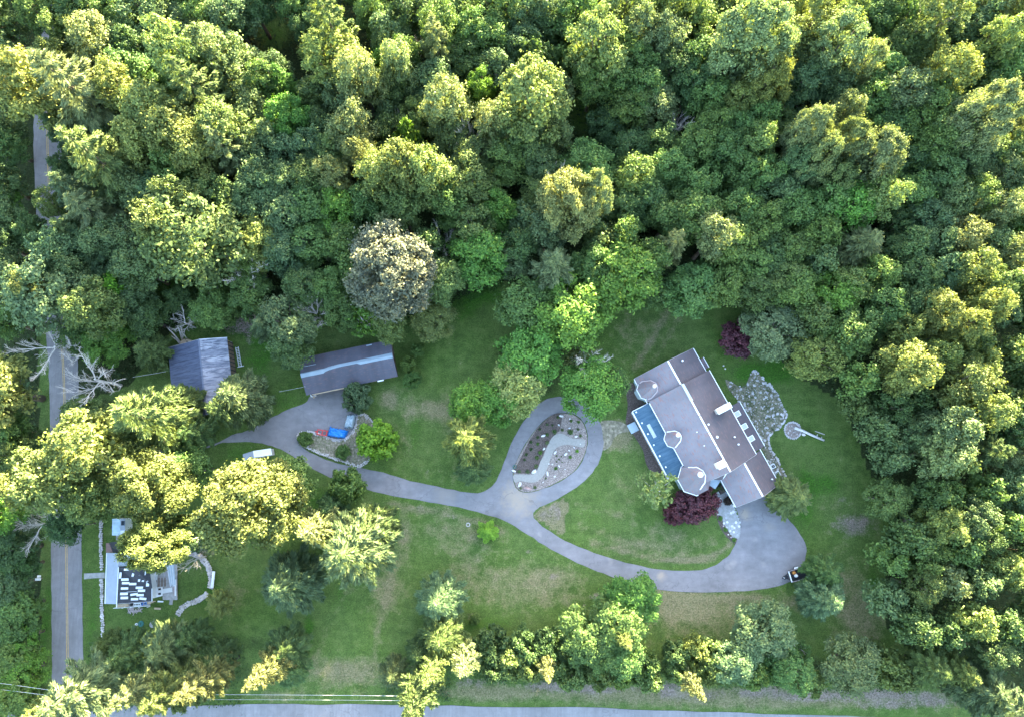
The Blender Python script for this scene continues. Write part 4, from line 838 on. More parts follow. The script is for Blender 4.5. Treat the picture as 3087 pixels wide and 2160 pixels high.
# fill the woods between the trees that can be told apart
def in_any(x, y, polys): return any(inpoly(np.array([x]), np.array([y]), p)[0] for p in polys)
FR = np.array(FOREST, float)
def fill():
    g = random.Random(5); pts = [(t['x'], t['y'], t['r']) for t in TREES]; road = [(p.x, p.y) for p in cl]; made = 0; cands = []
    for _ in range(16000):
        fx_ = g.uniform(-60, 2356); fy_ = g.uniform(-60, 1480)
        if not inpoly(np.array([fx_]), np.array([fy_]), FR)[0]: continue
        if (fx_ < 112 and fy_ > 120): continue
        if abs(fx_ - 618) < 68 and 10 < fy_ < 150: continue
        if 1268 < fx_ < 1350 and 175 < fy_ < 345: continue
        if fx_ < 640 and fy_ > 560: continue
        dist_y = fy_
        h = g.choice([13, 14, 14.5, 15, 15.5, 16]) + (1.0 if g.random() < .12 else 0)
        if 1850 < fx_ and 640 < fy_ < 1100 and g.random() < .16: h = 18
        if fy_ > 1000: h = g.uniform(12.5, 15.5)
        edge = not inpoly(np.array([fx_ - 45]), np.array([fy_]), FR)[0] or not inpoly(np.array([fx_]), np.array([fy_ + 45]), FR)[0]
        if edge: h = g.uniform(9, 12)
        p = P(fx_ * FS, fy_ * FS, h * .7); r = g.uniform(2.7, 3.9)
        if min((p.x - a) ** 2 + (p.y - b) ** 2 for a, b in road) < 5.5 ** 2: continue
        if any((p.x - a) ** 2 + (p.y - b) ** 2 < ((r + c) * .66) ** 2 for a, b, c in pts): continue
        pts.append((p.x, p.y, r)); made += 1
        c = g.choice('ggggbbbddnnnllvG')
        if h > 17: c = g.choice('yyl')
        TREES.append(dict(x=p.x, y=p.y, r=r, h=h, kind=g.choice('ddddf'), c=c, px=fx_, py=fy_, k=None, sq=1, rz=None, rp=40, fill=True))
    print('filled', made, 'trees', len(TREES))
fill()

# ---------------------------------------------------------------- labels for trees: look + the nearest landmark one can find
LM = [(780, 815, 'the long dark shed'), (452, 812, 'the blue-grey metal garage roof'), (1500, 870, "the house's upper corner"), (1700, 1110, 'the garage wing'), (1570, 1080, 'the front turret'), (1430, 960, 'the blue porch roof'),
      (1235, 1010, 'the loop island'), (842, 984, 'the lime round tree'), (760, 968, 'the blue tarp'), (875, 600, 'the huge grey-brown oak'), (1285, 460, 'the cream-topped tree at centre'), (1340, 100, 'the bright yellow tree at top centre'),
      (1690, 90, 'the biggest cream crown at top right'), (1200, 215, 'the tall yellow tree near centre top'), (745, 70, 'the tallest yellow tree at top'), (396, 125, 'the yellow dome near the top left'), (235, 365, 'the shaggy yellow pine at upper left'),
      (150, 1400, 'the side road'), (92, 370, 'the upper piece of side road'), (1800, 1010, 'the fire pit log'), (1700, 880, 'the rock bed'), (1655, 752, 'the lone purple maple'), (1555, 1140, 'the purple maples by the house'), (1740, 1220, 'the parking area'),
      (1480, 1300, 'the lower driveway bend'), (1100, 1120, 'the driveway junction'), (300, 1310, 'the cottage'), (265, 1180, 'the pale camper'), (75, 1180, 'the bare tree over the side road'), (110, 790, 'the big bare tree at left'), (540, 612, 'the white bare tree'),
      (930, 92, 'the bare tree at top'), (1530, 272, 'the bare tree inside the woods'), (1050, 300, 'the bare tree near centre top'), (615, 75, 'the dark clearing at top'), (1310, 255, 'the dark gap in the woods'), (560, 1138, 'the great sunlit oak'), (335, 1090, 'the yellow dome above the cottage'),
      (795, 1225, 'the big two-toned pine'), (20, 860, 'the yellow tree at the left edge'), (345, 932, 'the yellow pine below the garage'), (575, 1018, 'the little white shed roof'), (1225, 1497, 'the small yellow star in the hedge'), (1552, 1535, 'the yellow spire by the verge'), (940, 1556, 'the yellow pine at bottom centre'),
      (602, 1500, 'the golden spruce at bottom left'), (2205, 262, 'the cream crown near the right edge'), (1880, 350, 'the cluster of cream knobbly crowns'), (1915, 560, 'the layered lime-yellow tree'), (1400, 612, 'the broad bright-green tree'), (2100, 38, 'the yellow crown at top right'), (2200, 1540, 'the big pine at bottom right'),
      (1272, 640, 'the pale star-shaped pine'), (170, 212, 'the pale pine near the top left'), (425, 525, 'the broad soft crown at left'), (456, 222, 'the yellow pine at upper left'), (2296, 5, 'the top right corner'), (5, 5, 'the top left corner'), (2290, 1600, 'the bottom right corner'), (5, 1600, 'the bottom left corner'),
      (2290, 800, 'the middle of the right edge'), (2290, 1200, 'the lower right edge'), (1980, 1250, 'the right lawn edge'), (1900, 880, 'the wood edge right of the fire pit'), (1150, 2, 'the middle of the top edge'), (1900, 2, 'the top edge at right'), (500, 2, 'the top edge at left'), (5, 420, 'the left edge'), (1700, 400, 'the deep-green woods right of centre'),
      (1430, 1340, 'the bright-green tree over the driveway'), (2040, 820, 'the yellow group in the right woods'), (2150, 720, 'the yellow crowns of the right woods'), (1130, 640, 'the lawn tip at centre'), (1080, 570, 'the green tree above the lawn tip'), (1850, 1340, 'the blue-green spruce by the trailer')]
TONE = dict(q='pale yellow-green', g='mid-green', d='dark-green', y='yellow-green', l='pale-green', b='blue-green', G='bright-green', L='lime-green', w='grey-brown', m='purple', n='olive-green', v='olive-yellow', c='grey-green', k='golden', e='cream-green')
KW = dict(d='broadleaf tree', f='feathery tree', o='knobbly broad-crowned tree', m='maple', r='rounded bush', p='pine', s='spruce', y='slim conifer', t='thin-leaved tree', b='bare tree')
CW = dict(d='tree', f='tree', o='tree', m='tree', r='shrub', p='tree', s='tree', y='tree', t='tree', b='tree')
DIRS = ['right of', 'upper right of', 'above', 'upper left of', 'left of', 'lower left of', 'below', 'lower right of']
used = set()
def make_label(look, px, py):
    c = sorted(((math.hypot(px - a, (py - b)), a, b, n) for a, b, n in LM))
    for d, a, b, n in c[:10]:
        if d < 26: continue
        dr = DIRS[int(((math.atan2(b - py, px - a) + math.pi / 8) % (2 * math.pi)) // (math.pi / 4))]
        pre = 'just ' if d < 75 else ('' if d < 170 else 'well ')
        s = f'{look} {pre}{dr} {n}'
        if s not in used and len(s.split()) <= 16: used.add(s); return s
    d, a, b, n = c[0]; s = f'{look} among others near {n}, {int(d / 40) + 2}th crown out'
    return s
tree_parts = {}
def plant_tree(t, idx):
    g = random.Random(int(t['px'] * 13 + t['py'] * 7)); k = t['kind']; pr = PR[k][t['k'] if t['k'] is not None else g.randrange(len(PR[k]))]
    size = 'large ' if t['r'] > 5.2 else ('small ' if t['r'] < 2.4 else '')
    lit = t['h'] >= 19 and k != 'b'
    look = (('tall sunlit ' if lit else size) + (TONE[t['c']] + ' ' if k != 'b' else 'leafless grey ') + (KW[k] if not (k == 'r' and t['h'] > 8) else 'round tree'))
    nm = {'d': 'broadleaf_tree', 'f': 'feathery_tree', 'o': 'oak_tree', 'm': 'maple_tree', 'r': 'bush' if t['h'] <= 8 else 'broadleaf_tree', 'p': 'pine_tree', 's': 'spruce_tree', 'y': 'conifer_tree', 't': 'thin_tree', 'b': 'dead_tree'}[k]
    root = empty(nm, (t['x'], t['y'], 0), t['rz'] if t['rz'] is not None else g.uniform(0, 6.283), make_label(look, t['px'], t['py']), CW[k] if t['h'] > 3 else 'shrub', 'trees and bushes of the property and the woods' if k != 'b' else 'bare dead trees')
    s = t['r'] / pr['R']; hz = t['h'] / pr['H']; root.scale = (s * g.uniform(.92, 1.08), s * g.uniform(.84, 1.14) * t['sq'], hz)
    if k == 'b':
        for n in ('trunk', 'branches'): link(n, pr[n], root)
        return root
    cr = link('crown', pr['crown'], root); link('trunk', pr['trunk'], root)
    b = COL[t['c']]; v = g.uniform(.80, 1.20); hshift = g.uniform(-.13, .11)
    cr.color = (b[0] * v * (1 + hshift), b[1] * v, b[2] * v * (1 - hshift), 1)
    return root
rdx = [(p.x, p.y) for p in cl]
for t in TREES:                                   # nothing grows out of the asphalt
    d, a, b = min((math.hypot(t['x'] - a, t['y'] - b), a, b) for a, b in rdx)
    if d < 4.0 and d > .01:
        f = 4.1 / d; t['x'] = a + (t['x'] - a) * f; t['y'] = b + (t['y'] - b) * f; print('road', t['px'], t['py'], round(d, 1))
    if inpoly(np.array([t['x']]), np.array([t['y']]), dw)[0] and not inpoly(np.array([t['x']]), np.array([t['y']]), hw)[0]:
        o_ = min((p for p in dw), key=lambda p: (p.x - t['x']) ** 2 + (p.y - t['y']) ** 2); v_ = Vector((o_.x - t['x'], o_.y - t['y'])); L_v = v_.length
        t['x'] += v_.x * (1 + .5 / max(L_v, .1)); t['y'] += v_.y * (1 + .5 / max(L_v, .1)); print('drive', t['px'], t['py'], round(L_v, 1))
nd = sum(1 for t in TREES if t['kind'] == 'd' and not t.get('fill')); mass = []
for i, t in enumerate(sorted(TREES, key=lambda t: (bool(t.get('fill')), -t['r']))):
    if t.get('fill') and t['kind'] == 'd':
        if nd >= 299: mass.append(t); continue
        nd += 1
    plant_tree(t, i)
def build_mass():
    g = np.random.default_rng(77); V = []; F = []; A = []; o = 0
    for t in mass:
        pv, pf = low_data[g.integers(0, 3)]; s = t['r'] / 4.0; a = g.uniform(0, 6.28); ca, sa = math.cos(a), math.sin(a)
        v = np.stack([(pv[:, 0] * ca - pv[:, 1] * sa) * s + t['x'], (pv[:, 0] * sa + pv[:, 1] * ca) * s + t['y'], pv[:, 2] * t['h'] / 15.0], -1)
        V.append(v); F.append(pf + o); o += len(v); c = COL[t['c']]; k = g.uniform(.88, 1.14); A.append(np.tile([c[0] * k, c[1] * k, c[2] * k, 1], (len(v), 1)))
    me = np_mesh('woodland_canopy', np.concatenate(V), np.concatenate(F), M['leaf_attr']); at = me.attributes.new('tint', 'FLOAT_COLOR', 'POINT'); at.data.foreach_set('color', np.concatenate(A).astype(np.float32).ravel())
    tag(link('woodland_canopy', me), 'the lesser green crowns that fill the woods between the larger trees', 'woodland', kind='stuff'); print('mass', len(mass))
build_mass()
for i, (x, y, r, h, k) in enumerate(DEAD):
    p = P(x * FS, y * FS, h * .6); q = P((x + r) * FS, y * FS, h * .6)
    plant_tree(dict(x=p.x, y=p.y, r=(q.x - p.x), h=h, kind='b', c='g', px=x, py=y, k=k, sq=1, rz=None), i)
# the woods go on beyond the frame, where they keep the low sun off the lawn: one mass
def outer():
    g = np.random.default_rng(9); C = []; Nn = []; S = []
    spots = [(x + g.uniform(-2, 2), y + g.uniform(-2, 2)) for y in np.arange(102, 150, 7.0) for x in np.arange(-120, 170, 7.0)]
    spots += [(98 + k * 7 + y * .12 + g.uniform(-2, 2), y + g.uniform(-2, 2)) for y in np.arange(-40, 101, 7.0) for k in (1, 2)]
    for x, y in spots:
        n = 620; e = g.normal(size=(n, 3)); e /= np.linalg.norm(e, axis=1, keepdims=True); r = g.uniform(3.4, 4.6); h = g.uniform(13.5, 17.5)
        lump = 1 + .18 * np.sin(e[:, 0:1] * 5 + x) * np.cos(e[:, 1:2] * 5 + y)
        C.append(np.array([x, y, h * .66]) + e * lump * np.array([r, r, h * .34])); Nn.append(e + g.normal(size=(n, 3)) * .5 + [0, 0, .3]); S.append(g.uniform(.35, .7, n))
    v, f = leaf_cards(np.concatenate(C), np.concatenate(Nn), np.concatenate(S), .7, g)
    o = link('woodland', np_mesh('woodland', v, f, M['leaf'])); o.color = (*COL['n'], 1)
    tag(o, 'dense green woodland mass continuing past the top and right edges of the view', 'woodland', kind='stuff')
outer()

# ---------------------------------------------------------------- other buildings
def local_frame(origin, a):
    a = Vector((a[0], a[1], 0)).normalized(); return Vector((origin[0], origin[1], 0)), math.atan2(a.y, a.x)
def slab(name, pts, th, m, parent):
    n = Vector((0, 0, 1)); 
    cr = (Vector(pts[1]) - Vector(pts[0])).cross(Vector(pts[2]) - Vector(pts[1])).z
    if cr < 0: pts = pts[::-1]
    mb = MB(); mb.hexa([(p[0], p[1], p[2] - th) for p in pts], pts); return mb.build(name, m, parent)
def inset(pts, d):
    c = sum((Vector(p) for p in pts), Vector()) / len(pts); out = []
    for p in pts:
        v = Vector(p) - c; v.z = 0; L = v.length; out.append((p[0] - v.x / L * d, p[1] - v.y / L * d, p[2]))
    return out
def wallmass(pts, d, m, parent, drop=.12, name='wall'):
    q = inset(pts, d); 
    if (Vector(q[1]) - Vector(q[0])).cross(Vector(q[2]) - Vector(q[1])).z < 0: q = q[::-1]
    mb = MB(); mb.hexa([(p[0], p[1], 0) for p in q], [(p[0], p[1], p[2] - drop) for p in q]); return mb.build(name, m, parent)
def metalroof(name, c, light, amt, rz):
    m, t, b, o = new_mat(name); p = mapping(t, co_pos(t), (1, 1, 1), (0, 0, -rz))
    n = noise(t, mapping(t, p, (4.0, .5, 1)), 1.0, 5, .7); big = noise(t, p, .35, 3)
    c1 = ramp(t, n, [(.3, tuple(x * .75 for x in c)), (.7, tuple(x * 1.25 for x in c))])
    at = N(t, 'ShaderNodeAttribute', attribute_name='wear')
    f = math_(t, 'MULTIPLY', at.outputs['Fac'], ramp(t, n, [(.42, 0.0), (.56, amt)]))
    t.links.new(mixc(t, f, c1, light), b.inputs['Base Color']); b.inputs['Roughness'].default_value = .5; b.inputs['Metallic'].default_value = .25
    return m
o_, rz_ = local_frame((-55.97, 22.39), (.168, -.986))
gar = empty('garage', o_, rz_, 'old garage with corrugated blue-grey metal roof and white peeling patches, ladder beside it', 'garage')
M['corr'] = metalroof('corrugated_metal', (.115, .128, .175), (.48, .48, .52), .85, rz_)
M['corr_dark'] = metalroof('corrugated_metal_dark', (.062, .075, .125), (.30, .32, .38), .25, rz_)  # left slope: darker base colour with less of the pale wear
def corr(s0, s1, t0, z0, t1, z1, m, wear):
    # one sheet with real ribs running down the slope
    mb = MB(); n = max(4, int((s1 - s0) / .09)); 
    for k in range(n + 1):
        s = s0 + (s1 - s0) * k / n; dz = .035 if k % 2 else 0
        mb.v += [(s, t0, z0 + dz), (s, t1, z1 + dz)]
    for k in range(n): a = 2 * k; mb.f.append((a, a + 2, a + 3, a + 1) if t1 > t0 else (a, a + 1, a + 3, a + 2))
    o = mb.build('roof_panel', m, gar); at = o.data.attributes.new('wear', 'FLOAT', 'POINT'); at.data.foreach_set('value', [wear] * len(mb.v)); return o
rg = random.Random(4)
for k in range(13):
    s0 = k * 1.04; wr = 1.0 if k < 2 else (.75 if k in (3, 5, 6) else .35)
    corr(s0, s0 + 1.05, 0.03, 5.05 + .01 * (k % 2), 2.1, 4.15 + .01 * (k % 2), M['corr'], wr * rg.uniform(.6, 1)); corr(s0, s0 + 1.05, 2.1, 4.13 + .01 * (k % 2), 4.3, 3.15 + .01 * (k % 2), M['corr'], wr * rg.uniform(.5, 1.1))
    corr(s0, s0 + 1.05, -0.03, 5.05 + .01 * (k % 2), -3.3, 4.0 + .01 * (k % 2), M['corr_dark'], .3); corr(s0, s0 + 1.05, -3.3, 3.98 + .01 * (k % 2), -6.6, 2.9 + .01 * (k % 2), M['corr_dark'], .3)
MB().bar((0, 0, 5.08), (13.5, 0, 5.08), .3, .05).build('ridge_cap', M['corr'], gar)
MB().bar((-.04, 0, 5.02), (-.04, 4.3, 3.1), .08, .16).build('rake_board', M['white'], gar); MB().bar((-.04, 0, 5.02), (-.04, -6.6, 2.86), .06, .14).build('rake_board', M['greywood'], gar)
mb = MB(); mb.hexa([(.25, -6.2, 0), (.25, 4.0, 0), (.25, 4.0, 3.1), (.25, 0, 4.85), (.25, -6.2, 2.9)][::-1], [(13.2, -6.2, 0), (13.2, 4.0, 0), (13.2, 4.0, 3.1), (13.2, 0, 4.85), (13.2, -6.2, 2.9)][::-1]); mb.build('wall', M['greywood'], gar)
for k in range(52): MB().box((.5 + k * .25, 4.03, 1.5), (.20, .05, 3.0)).build('wall_board', M['wood'] if k % 3 else M['black'], gar)
for nme, x, L, lab in (('log', 0, 0, ''),):
    for k, (gx, gy) in enumerate(((415, 300), (470, 300), (540, 275), (440, 325))):
        mb = MB(); mb.sm = False; p = ZG(gx, gy, .4); mb.tube([(-.5, 0, 0), (.5, .1, 0)], .26, 9); o = mb.build('log', M['tanwood']); o.location = p; o.rotation_euler = (0, 0, .8 + k)
        tag(o, ['pale cut log behind the metal garage, leftmost of the pile', 'pale cut log in the middle of the pile behind the metal garage', 'round pale log at the right end of the pile behind the garage', 'lowest pale log touching the metal garage roof edge'][k], 'log', 'cut logs behind the garage')
ld = empty('ladder', ZG(1440, 575, .0), math.atan2(-(1106 - 1047), 12), 'white ladder standing beside the metal garage on the grass', 'ladder')
for sd_ in (-.25, .25): MB().bar((-1.85, sd_, .55), (1.85, sd_, .25), .08, .06).build('rail', M['metal'], ld)
for k in range(12): MB().bar((-1.7 + k * .31, -.25, .54 - k * .025), (-1.7 + k * .31, .25, .54 - k * .025), .07, .05).build('rung', M['metal'], ld)
MB().bar((1.8, -.5, .3), (1.8, .7, .3), .12, .06).build('foot_bar', M['metal'], ld)
# long shed
o_, rz_ = local_frame((-37.82, 16.3), (.979, .205))
shed = empty('shed', o_, rz_, 'long dark shingled shed with a pale blue repair strip along its ridge', 'shed')
M['shedroof'] = shingle('dark_grey_shingles', (.082, .080, .102), .25, .45, -rz_)
slab('roof', [(0, -3.65, 2.45), (16.75, -3.65, 2.45), (16.75, 0, 4.1), (0, 0, 4.1)], .14, M['shedroof'], shed); slab('roof', [(0, 0, 4.1), (16.75, 0, 4.1), (16.75, 3.2, 2.65), (0, 3.2, 2.65)], .14, M['shedroof'], shed)
mb = MB(); mb.hexa([(.3, -3.3, 0), (.3, 2.9, 0), (.3, 2.9, 2.6), (.3, 0, 3.9), (.3, -3.3, 2.4)][::-1], [(16.5, -3.3, 0), (16.5, 2.9, 0), (16.5, 2.9, 2.6), (16.5, 0, 3.9), (16.5, -3.3, 2.4)][::-1]); mb.build('wall', M['wood'], shed)
M['strip'] = plain('pale_blue_membrane', (.24, .295, .345), .6, .12, .8)
zs = lambda t: 4.1 - (1.65 / 3.65) * abs(t) + .02; zn = lambda t: 4.1 - (1.45 / 3.2) * t + .02
ev = [0, 1.2, 2.6, 4.0, 4.4, 5.2, 7.0, 9.0, 10.2, 10.8, 13.0, 15.0, 16.7]; ws = [.62, .6, .62, .62, .42, .25, .12, .12, .12, .42, .42, .42, .45]; wn = [.18, .18, .2, .2, .2, .35, .45, .45, .45, .48, .5, .5, .5]
mb = MB()
for k in range(len(ev) - 1):
    a, b = ev[k], ev[k + 1]
    mb.face([(a, -ws[k], zs(ws[k])), (b, -ws[k + 1], zs(ws[k + 1])), (b, 0, 4.125), (a, 0, 4.125)]); mb.face([(a, 0, 4.125), (b, 0, 4.125), (b, wn[k + 1], zn(wn[k + 1])), (a, wn[k], zn(wn[k]))])
mb.build('repair_strip', M['strip'], shed)
MB().bar((.8, 1.35, zn(1.35) + .02), (2.9, 1.35, zn(1.35) + .02), .09, .02).build('patch', M['strip'], shed); MB().bar((12.2, 2.95, zn(2.95) + .02), (13.2, 2.95, zn(2.95) + .02), .2, .02).build('patch', M['strip'], shed)
MB().bar((13.0, -3.75, 2.3), (14.1, -3.75, 2.3), .22, .12).build('awning', M['white'], shed)
for s in (3.2, 7.2):
    d_ = MB().box((s, -3.34, 1.05), (2.7, .08, 2.1)).build('garage_door', M['black'], shed)
MB().bar((1.0, -3.72, 2.28), (6.8, -3.72, 2.28), .2, .08).build('door_beam', M['tanwood'], shed)
for k, (zx, zy, mm, s) in enumerate(((310, 985, 'white', .35), (345, 950, 'greywood', .3), (330, 1020, 'tanwood', .25), (285, 960, 'stone', .25), (355, 1000, 'beige', .22))):
    mb = MB(); p = ZS(zx, zy, .15)
    if k == 0: mb.tube([(s * math.cos(a * .5236), s * math.sin(a * .5236), 0) for a in range(13)], .11, 6)
    else: mb.box((0, 0, .1), (s * 1.4, s, .4), k)
    o = mb.build('tyre' if k == 0 else 'crate', M[mm]); o.location = p
    tag(o, ['white ring of a tyre lying at the corner of the long shed', 'grey box between the tyre and the shed wall', 'tan box below the white tyre at the shed corner', 'pale lump left of the white tyre at the shed corner', 'beige box right of the white tyre at the shed corner'][k], 'tyre' if k == 0 else 'box')
# cottage
cot = empty('cottage', ZH(450, 1000), 0, 'small cottage under repair with pale front roof and black membrane roof', 'cottage'); cO = ZH(450, 1000)
def CL(x, y, z): p = ZH(x, y, z); return (p.x - cO.x, p.y - cO.y, z)
slab('front_roof', [CL(188, 602, 3.0), CL(352, 606, 4.0), CL(328, 1292, 4.0), CL(165, 1287, 3.0)], .12, M['ltroof'], cot)
dk = [CL(345, 790, 4.0), CL(752, 780, 3.4), CL(772, 920, 3.4), CL(795, 1080, 3.4), CL(797, 1252, 3.4), CL(325, 1288, 4.0)]
slab('main_roof', dk, .12, M['membrane'], cot)
slab('rear_roof', [CL(350, 606, 3.9), CL(700, 606, 3.2), CL(752, 778, 3.2), CL(345, 788, 3.9)], .12, M['ltroof'], cot)
slab('gable_roof', [CL(345, 800, 4.03), CL(560, 800, 4.5), CL(755, 790, 3.5), CL(790, 1050, 3.5), CL(560, 1000, 3.85)], .05, M['membrane'], cot)
wallmass([CL(188, 602, 3.0), CL(700, 606, 3.1), CL(795, 1080, 3.1), CL(797, 1252, 3.1), CL(165, 1287, 2.9)], .5, M['white'], cot, .25)
MB().bar(CL(346, 790, 4.06), CL(320, 1335, 4.0), .12, .12).build('fascia', M['white'], cot); MB().bar(CL(165, 1287, 3.0), CL(188, 602, 3.0), .12, .14).build('gutter', M['white'], cot)
MB().bar(CL(345, 790, 3.95), CL(700, 782, 3.5), .14, .22).build('gable_edge', M['black'], cot); MB().bar(CL(797, 1080, 3.4), CL(797, 1252, 3.4), .1, .14).build('fascia', M['white'], cot)
MB().bar(CL(330, 1288, 3.95), CL(797, 1254, 3.35), .08, .12).build('fascia', M['greywood'], cot)
MB().bar(CL(455, 1128, 3.95), CL(590, 1120, 3.75), .05, .03).build('seam', M['white'], cot)
deck = empty('wooden_deck', ZH(1000, 1000), 0, 'weathered grey deck with pale boards behind the cottage', 'deck'); dO = ZH(1000, 1000)
def DL(x, y, z): p = ZH(x, y, z); return (p.x - dO.x, p.y - dO.y, z)
slab('platform', [DL(760, 930, .5), DL(1130, 900, .5), DL(1135, 1235, .5), DL(940, 1235, .5), DL(930, 1060, .5), DL(740, 1080, .5)], .2, M['greywood'], deck)
for k in range(6): slab('deck_board', [DL(990 + k * 17, 760, .62), DL(1004 + k * 17, 760, .62), DL(1050 + k * 12, 1060 - (k % 3) * 12, .62), DL(1038 + k * 12, 1060 - (k % 3) * 12, .62)], .05, M['siding'] if k % 2 else M['metal'], deck)
for k in range(11): slab('deck_board', [DL(762 + k * 20, 935, .56), DL(778 + k * 20, 935, .56), DL(770 + k * 21, 1055, .56), DL(752 + k * 21, 1055, .56)], .04, M['greywood'] if k % 2 else M['wood'], deck)
slab('white_landing', [DL(795, 1075, 1.0), DL(935, 1058, 1.0), DL(935, 1180, 1.0), DL(800, 1215, 1.0)], .15, M['white'], deck)
for k in range(9): MB().box(((DL(945 + k * 13, 1118 - k * 2, 1))[0], DL(945, 1118 - k * 2, 1)[1], 1.0 - k * .04), (.13, .75, .05), .12).build('stair_tread', M['white'], deck)
for k in range(3): slab('patio_strip', [DL(1085 + k * 16, 960, .58 + k * .01), DL(1098 + k * 16, 960, .58 + k * .01), DL(1100 + k * 12, 1180, .58 + k * .01), DL(1088 + k * 12, 1180, .58 + k * .01)], .05, (M['redrock'], M['white'], M['stone'])[k], deck)
slab('rear_platform', [DL(780, 780, .6), DL(990, 700, .6), DL(1130, 690, .6), DL(1135, 900, .6), DL(780, 925, .6)], .2, M['greywood'], deck)
for k in range(2):
    o = MB().box((0, 0, 0), (.62, .48, .08)).build('window_frame', M['white']); p = ZH(900, 1090 + k * 62, 1.1); o.location = p; o.rotation_euler = (0, 0, .1)
    MB().box((0, 0, .05), (.46, .34, .03)).build('pane', M['black'], o); tag(o, ('loose white window frame lying by the deck stairs, upper one', 'loose white window frame lying by the deck stairs, lower one')[k], 'window frame')
for k, (x0, y0, x1, y1, mm, nm, lb) in enumerate(((920, 700, 968, 870, 'white', 'door', 'white door with a dark pane lying on the rear deck'), (785, 860, 870, 965, 'metal', 'roof_sheet', 'pale metal sheet leaning where cottage roof meets the deck'), (1585, 855, 1622, 1075, 'white', 'bench', 'long white bench on the curved stone wall'),
        (800, 1350, 885, 1375, 'tanwood', 'plank', 'loose tan plank lying on the lawn below the cottage'), (845, 1258, 920, 1276, 'white', 'board', 'thin white board sticking out at the lower deck corner'), (1005, 1240, 1048, 1310, 'concrete', 'slab', 'small concrete slab below the grey deck'))):
    p = ZH((x0 + x1) / 2, (y0 + y1) / 2, .8); w_ = ZH(x1, y0, .8).x - ZH(x0, y0, .8).x; h_ = abs(ZH(x0, y1, .8).y - ZH(x0, y0, .8).y)
    e = empty(nm, (p.x, p.y, 0), -.05, lb, nm.replace('_', ' ')); zz = .8 if k < 2 else (.45 if k == 2 else .1)
    MB().box((0, 0, zz), (w_, h_, .1 if k != 2 else .12)).build('top', M[mm], e)
    if k == 2:
        for sy in (-1, 0, 1): MB().box((0, sy * h_ * .4, .2), (w_ * .8, .1, .4)).build('leg', M['greywood'], e)
    if k == 0: MB().box((0, -h_ * .18, .86), (w_ * .55, h_ * .4, .03)).build('pane', M['black'], e)
k = 0
STR = [(460, 826, 70, 22, 0, 'topmost white strip on the black roof, by its upper left edge'), (545, 880, 70, 24, 80, 'upright white strip left of three in the upper roof row'), (628, 865, 70, 24, 78, 'upright white strip middle of three in the upper roof row'), (705, 860, 70, 24, 80, 'upright white strip right of three in the upper roof row'),
       (370, 905, 72, 26, 90, 'upright white strip against the pale front roof'), (432, 960, 86, 28, 0, 'level white strip just below the upright one by the front roof'), (442, 1008, 86, 26, 0, 'second level white strip down the left side of the black roof'), (537, 1020, 84, 26, 0, 'white strip at the very middle of the black roof'),
       (628, 948, 70, 24, 85, 'upright white strip left of the clustered pair near the deck'), (682, 950, 70, 26, 82, 'upright white strip touching the slanted one near the deck'), (720, 965, 60, 24, 125, 'slanting white strip at the deck side of the black roof'), (737, 1030, 34, 38, 0, 'short square white piece at the deck corner of the black roof'),
       (427, 1080, 84, 26, 0, 'white strip alone on the left below the middle of the roof'), (626, 1070, 84, 26, 0, 'upper of two stacked white strips right of the roof middle'), (655, 1110, 84, 28, 0, 'lower of two stacked white strips right of the roof middle'), (420, 1152, 88, 28, 0, 'white strip second from the bottom at the left of the black roof'),
       (555, 1160, 84, 24, 8, 'slightly tilted white strip in the lower middle of the roof'), (637, 1170, 84, 26, 0, 'white strip touching the tilted one in the lower roof'), (424, 1207, 86, 28, 0, 'lowest white strip at the left of the black roof'), (562, 1224, 84, 26, 0, 'lowest white strip at the middle of the black roof'), (673, 1218, 82, 26, -8, 'lowest white strip at the right corner of the black roof')]
for x, y, l_, w_, a, lb in STR:
    zr = 4.0 - .6 * (x - 335) / 460 + (.35 * max(0, 1 - abs(y - 850) / 160) * max(0, 1 - abs(x - 560) / 260)); p = ZH(x, y, zr + .12); sc_ = .0142
    o = MB().box((0, 0, 0), (l_ * sc_ * .98, w_ * sc_, .09)).build('shingle_bundle', M['white']); o.location = p; o.rotation_euler = (0, math.radians(5.5), math.radians(a)); tag(o, lb, 'shingle bundle', 'white shingle bundles on the cottage roof')
# scaffold deck below the cottage
sca = empty('side_deck', ZH(560, 1300), .03, 'narrow tan plank deck along the lower side of the cottage', 'deck'); sO = ZH(560, 1300)
def SL(x, y, z): p = ZH(x, y, z); return (p.x - sO.x, p.y - sO.y, z)
for k in range(3): MB().bar(SL(310, 1300 + k * 13, .9), SL(482, 1290 + k * 13, .9), .15, .06).build('plank', M['tanwood'], sca)
for k in range(3): MB().bar(SL(650, 1268 + k * 13, .9), SL(845 - k * 30, 1264 + k * 13, .9), .15, .06).build('plank', M['tanwood'], sca)
MB().bar(SL(275, 1340, 1.0), SL(770, 1322, 1.0), .07, .1).build('rail', M['white'], sca); slab('platform', [SL(480, 1275, .7), SL(770, 1262, .7), SL(770, 1320, .7), SL(480, 1330, .7)], .1, M['greywood'], sca)
for k in range(5): MB().box(SL(300 + k * 112, 1334, .5), (.1, .1, 1.0)).build('post', M['white'], sca)
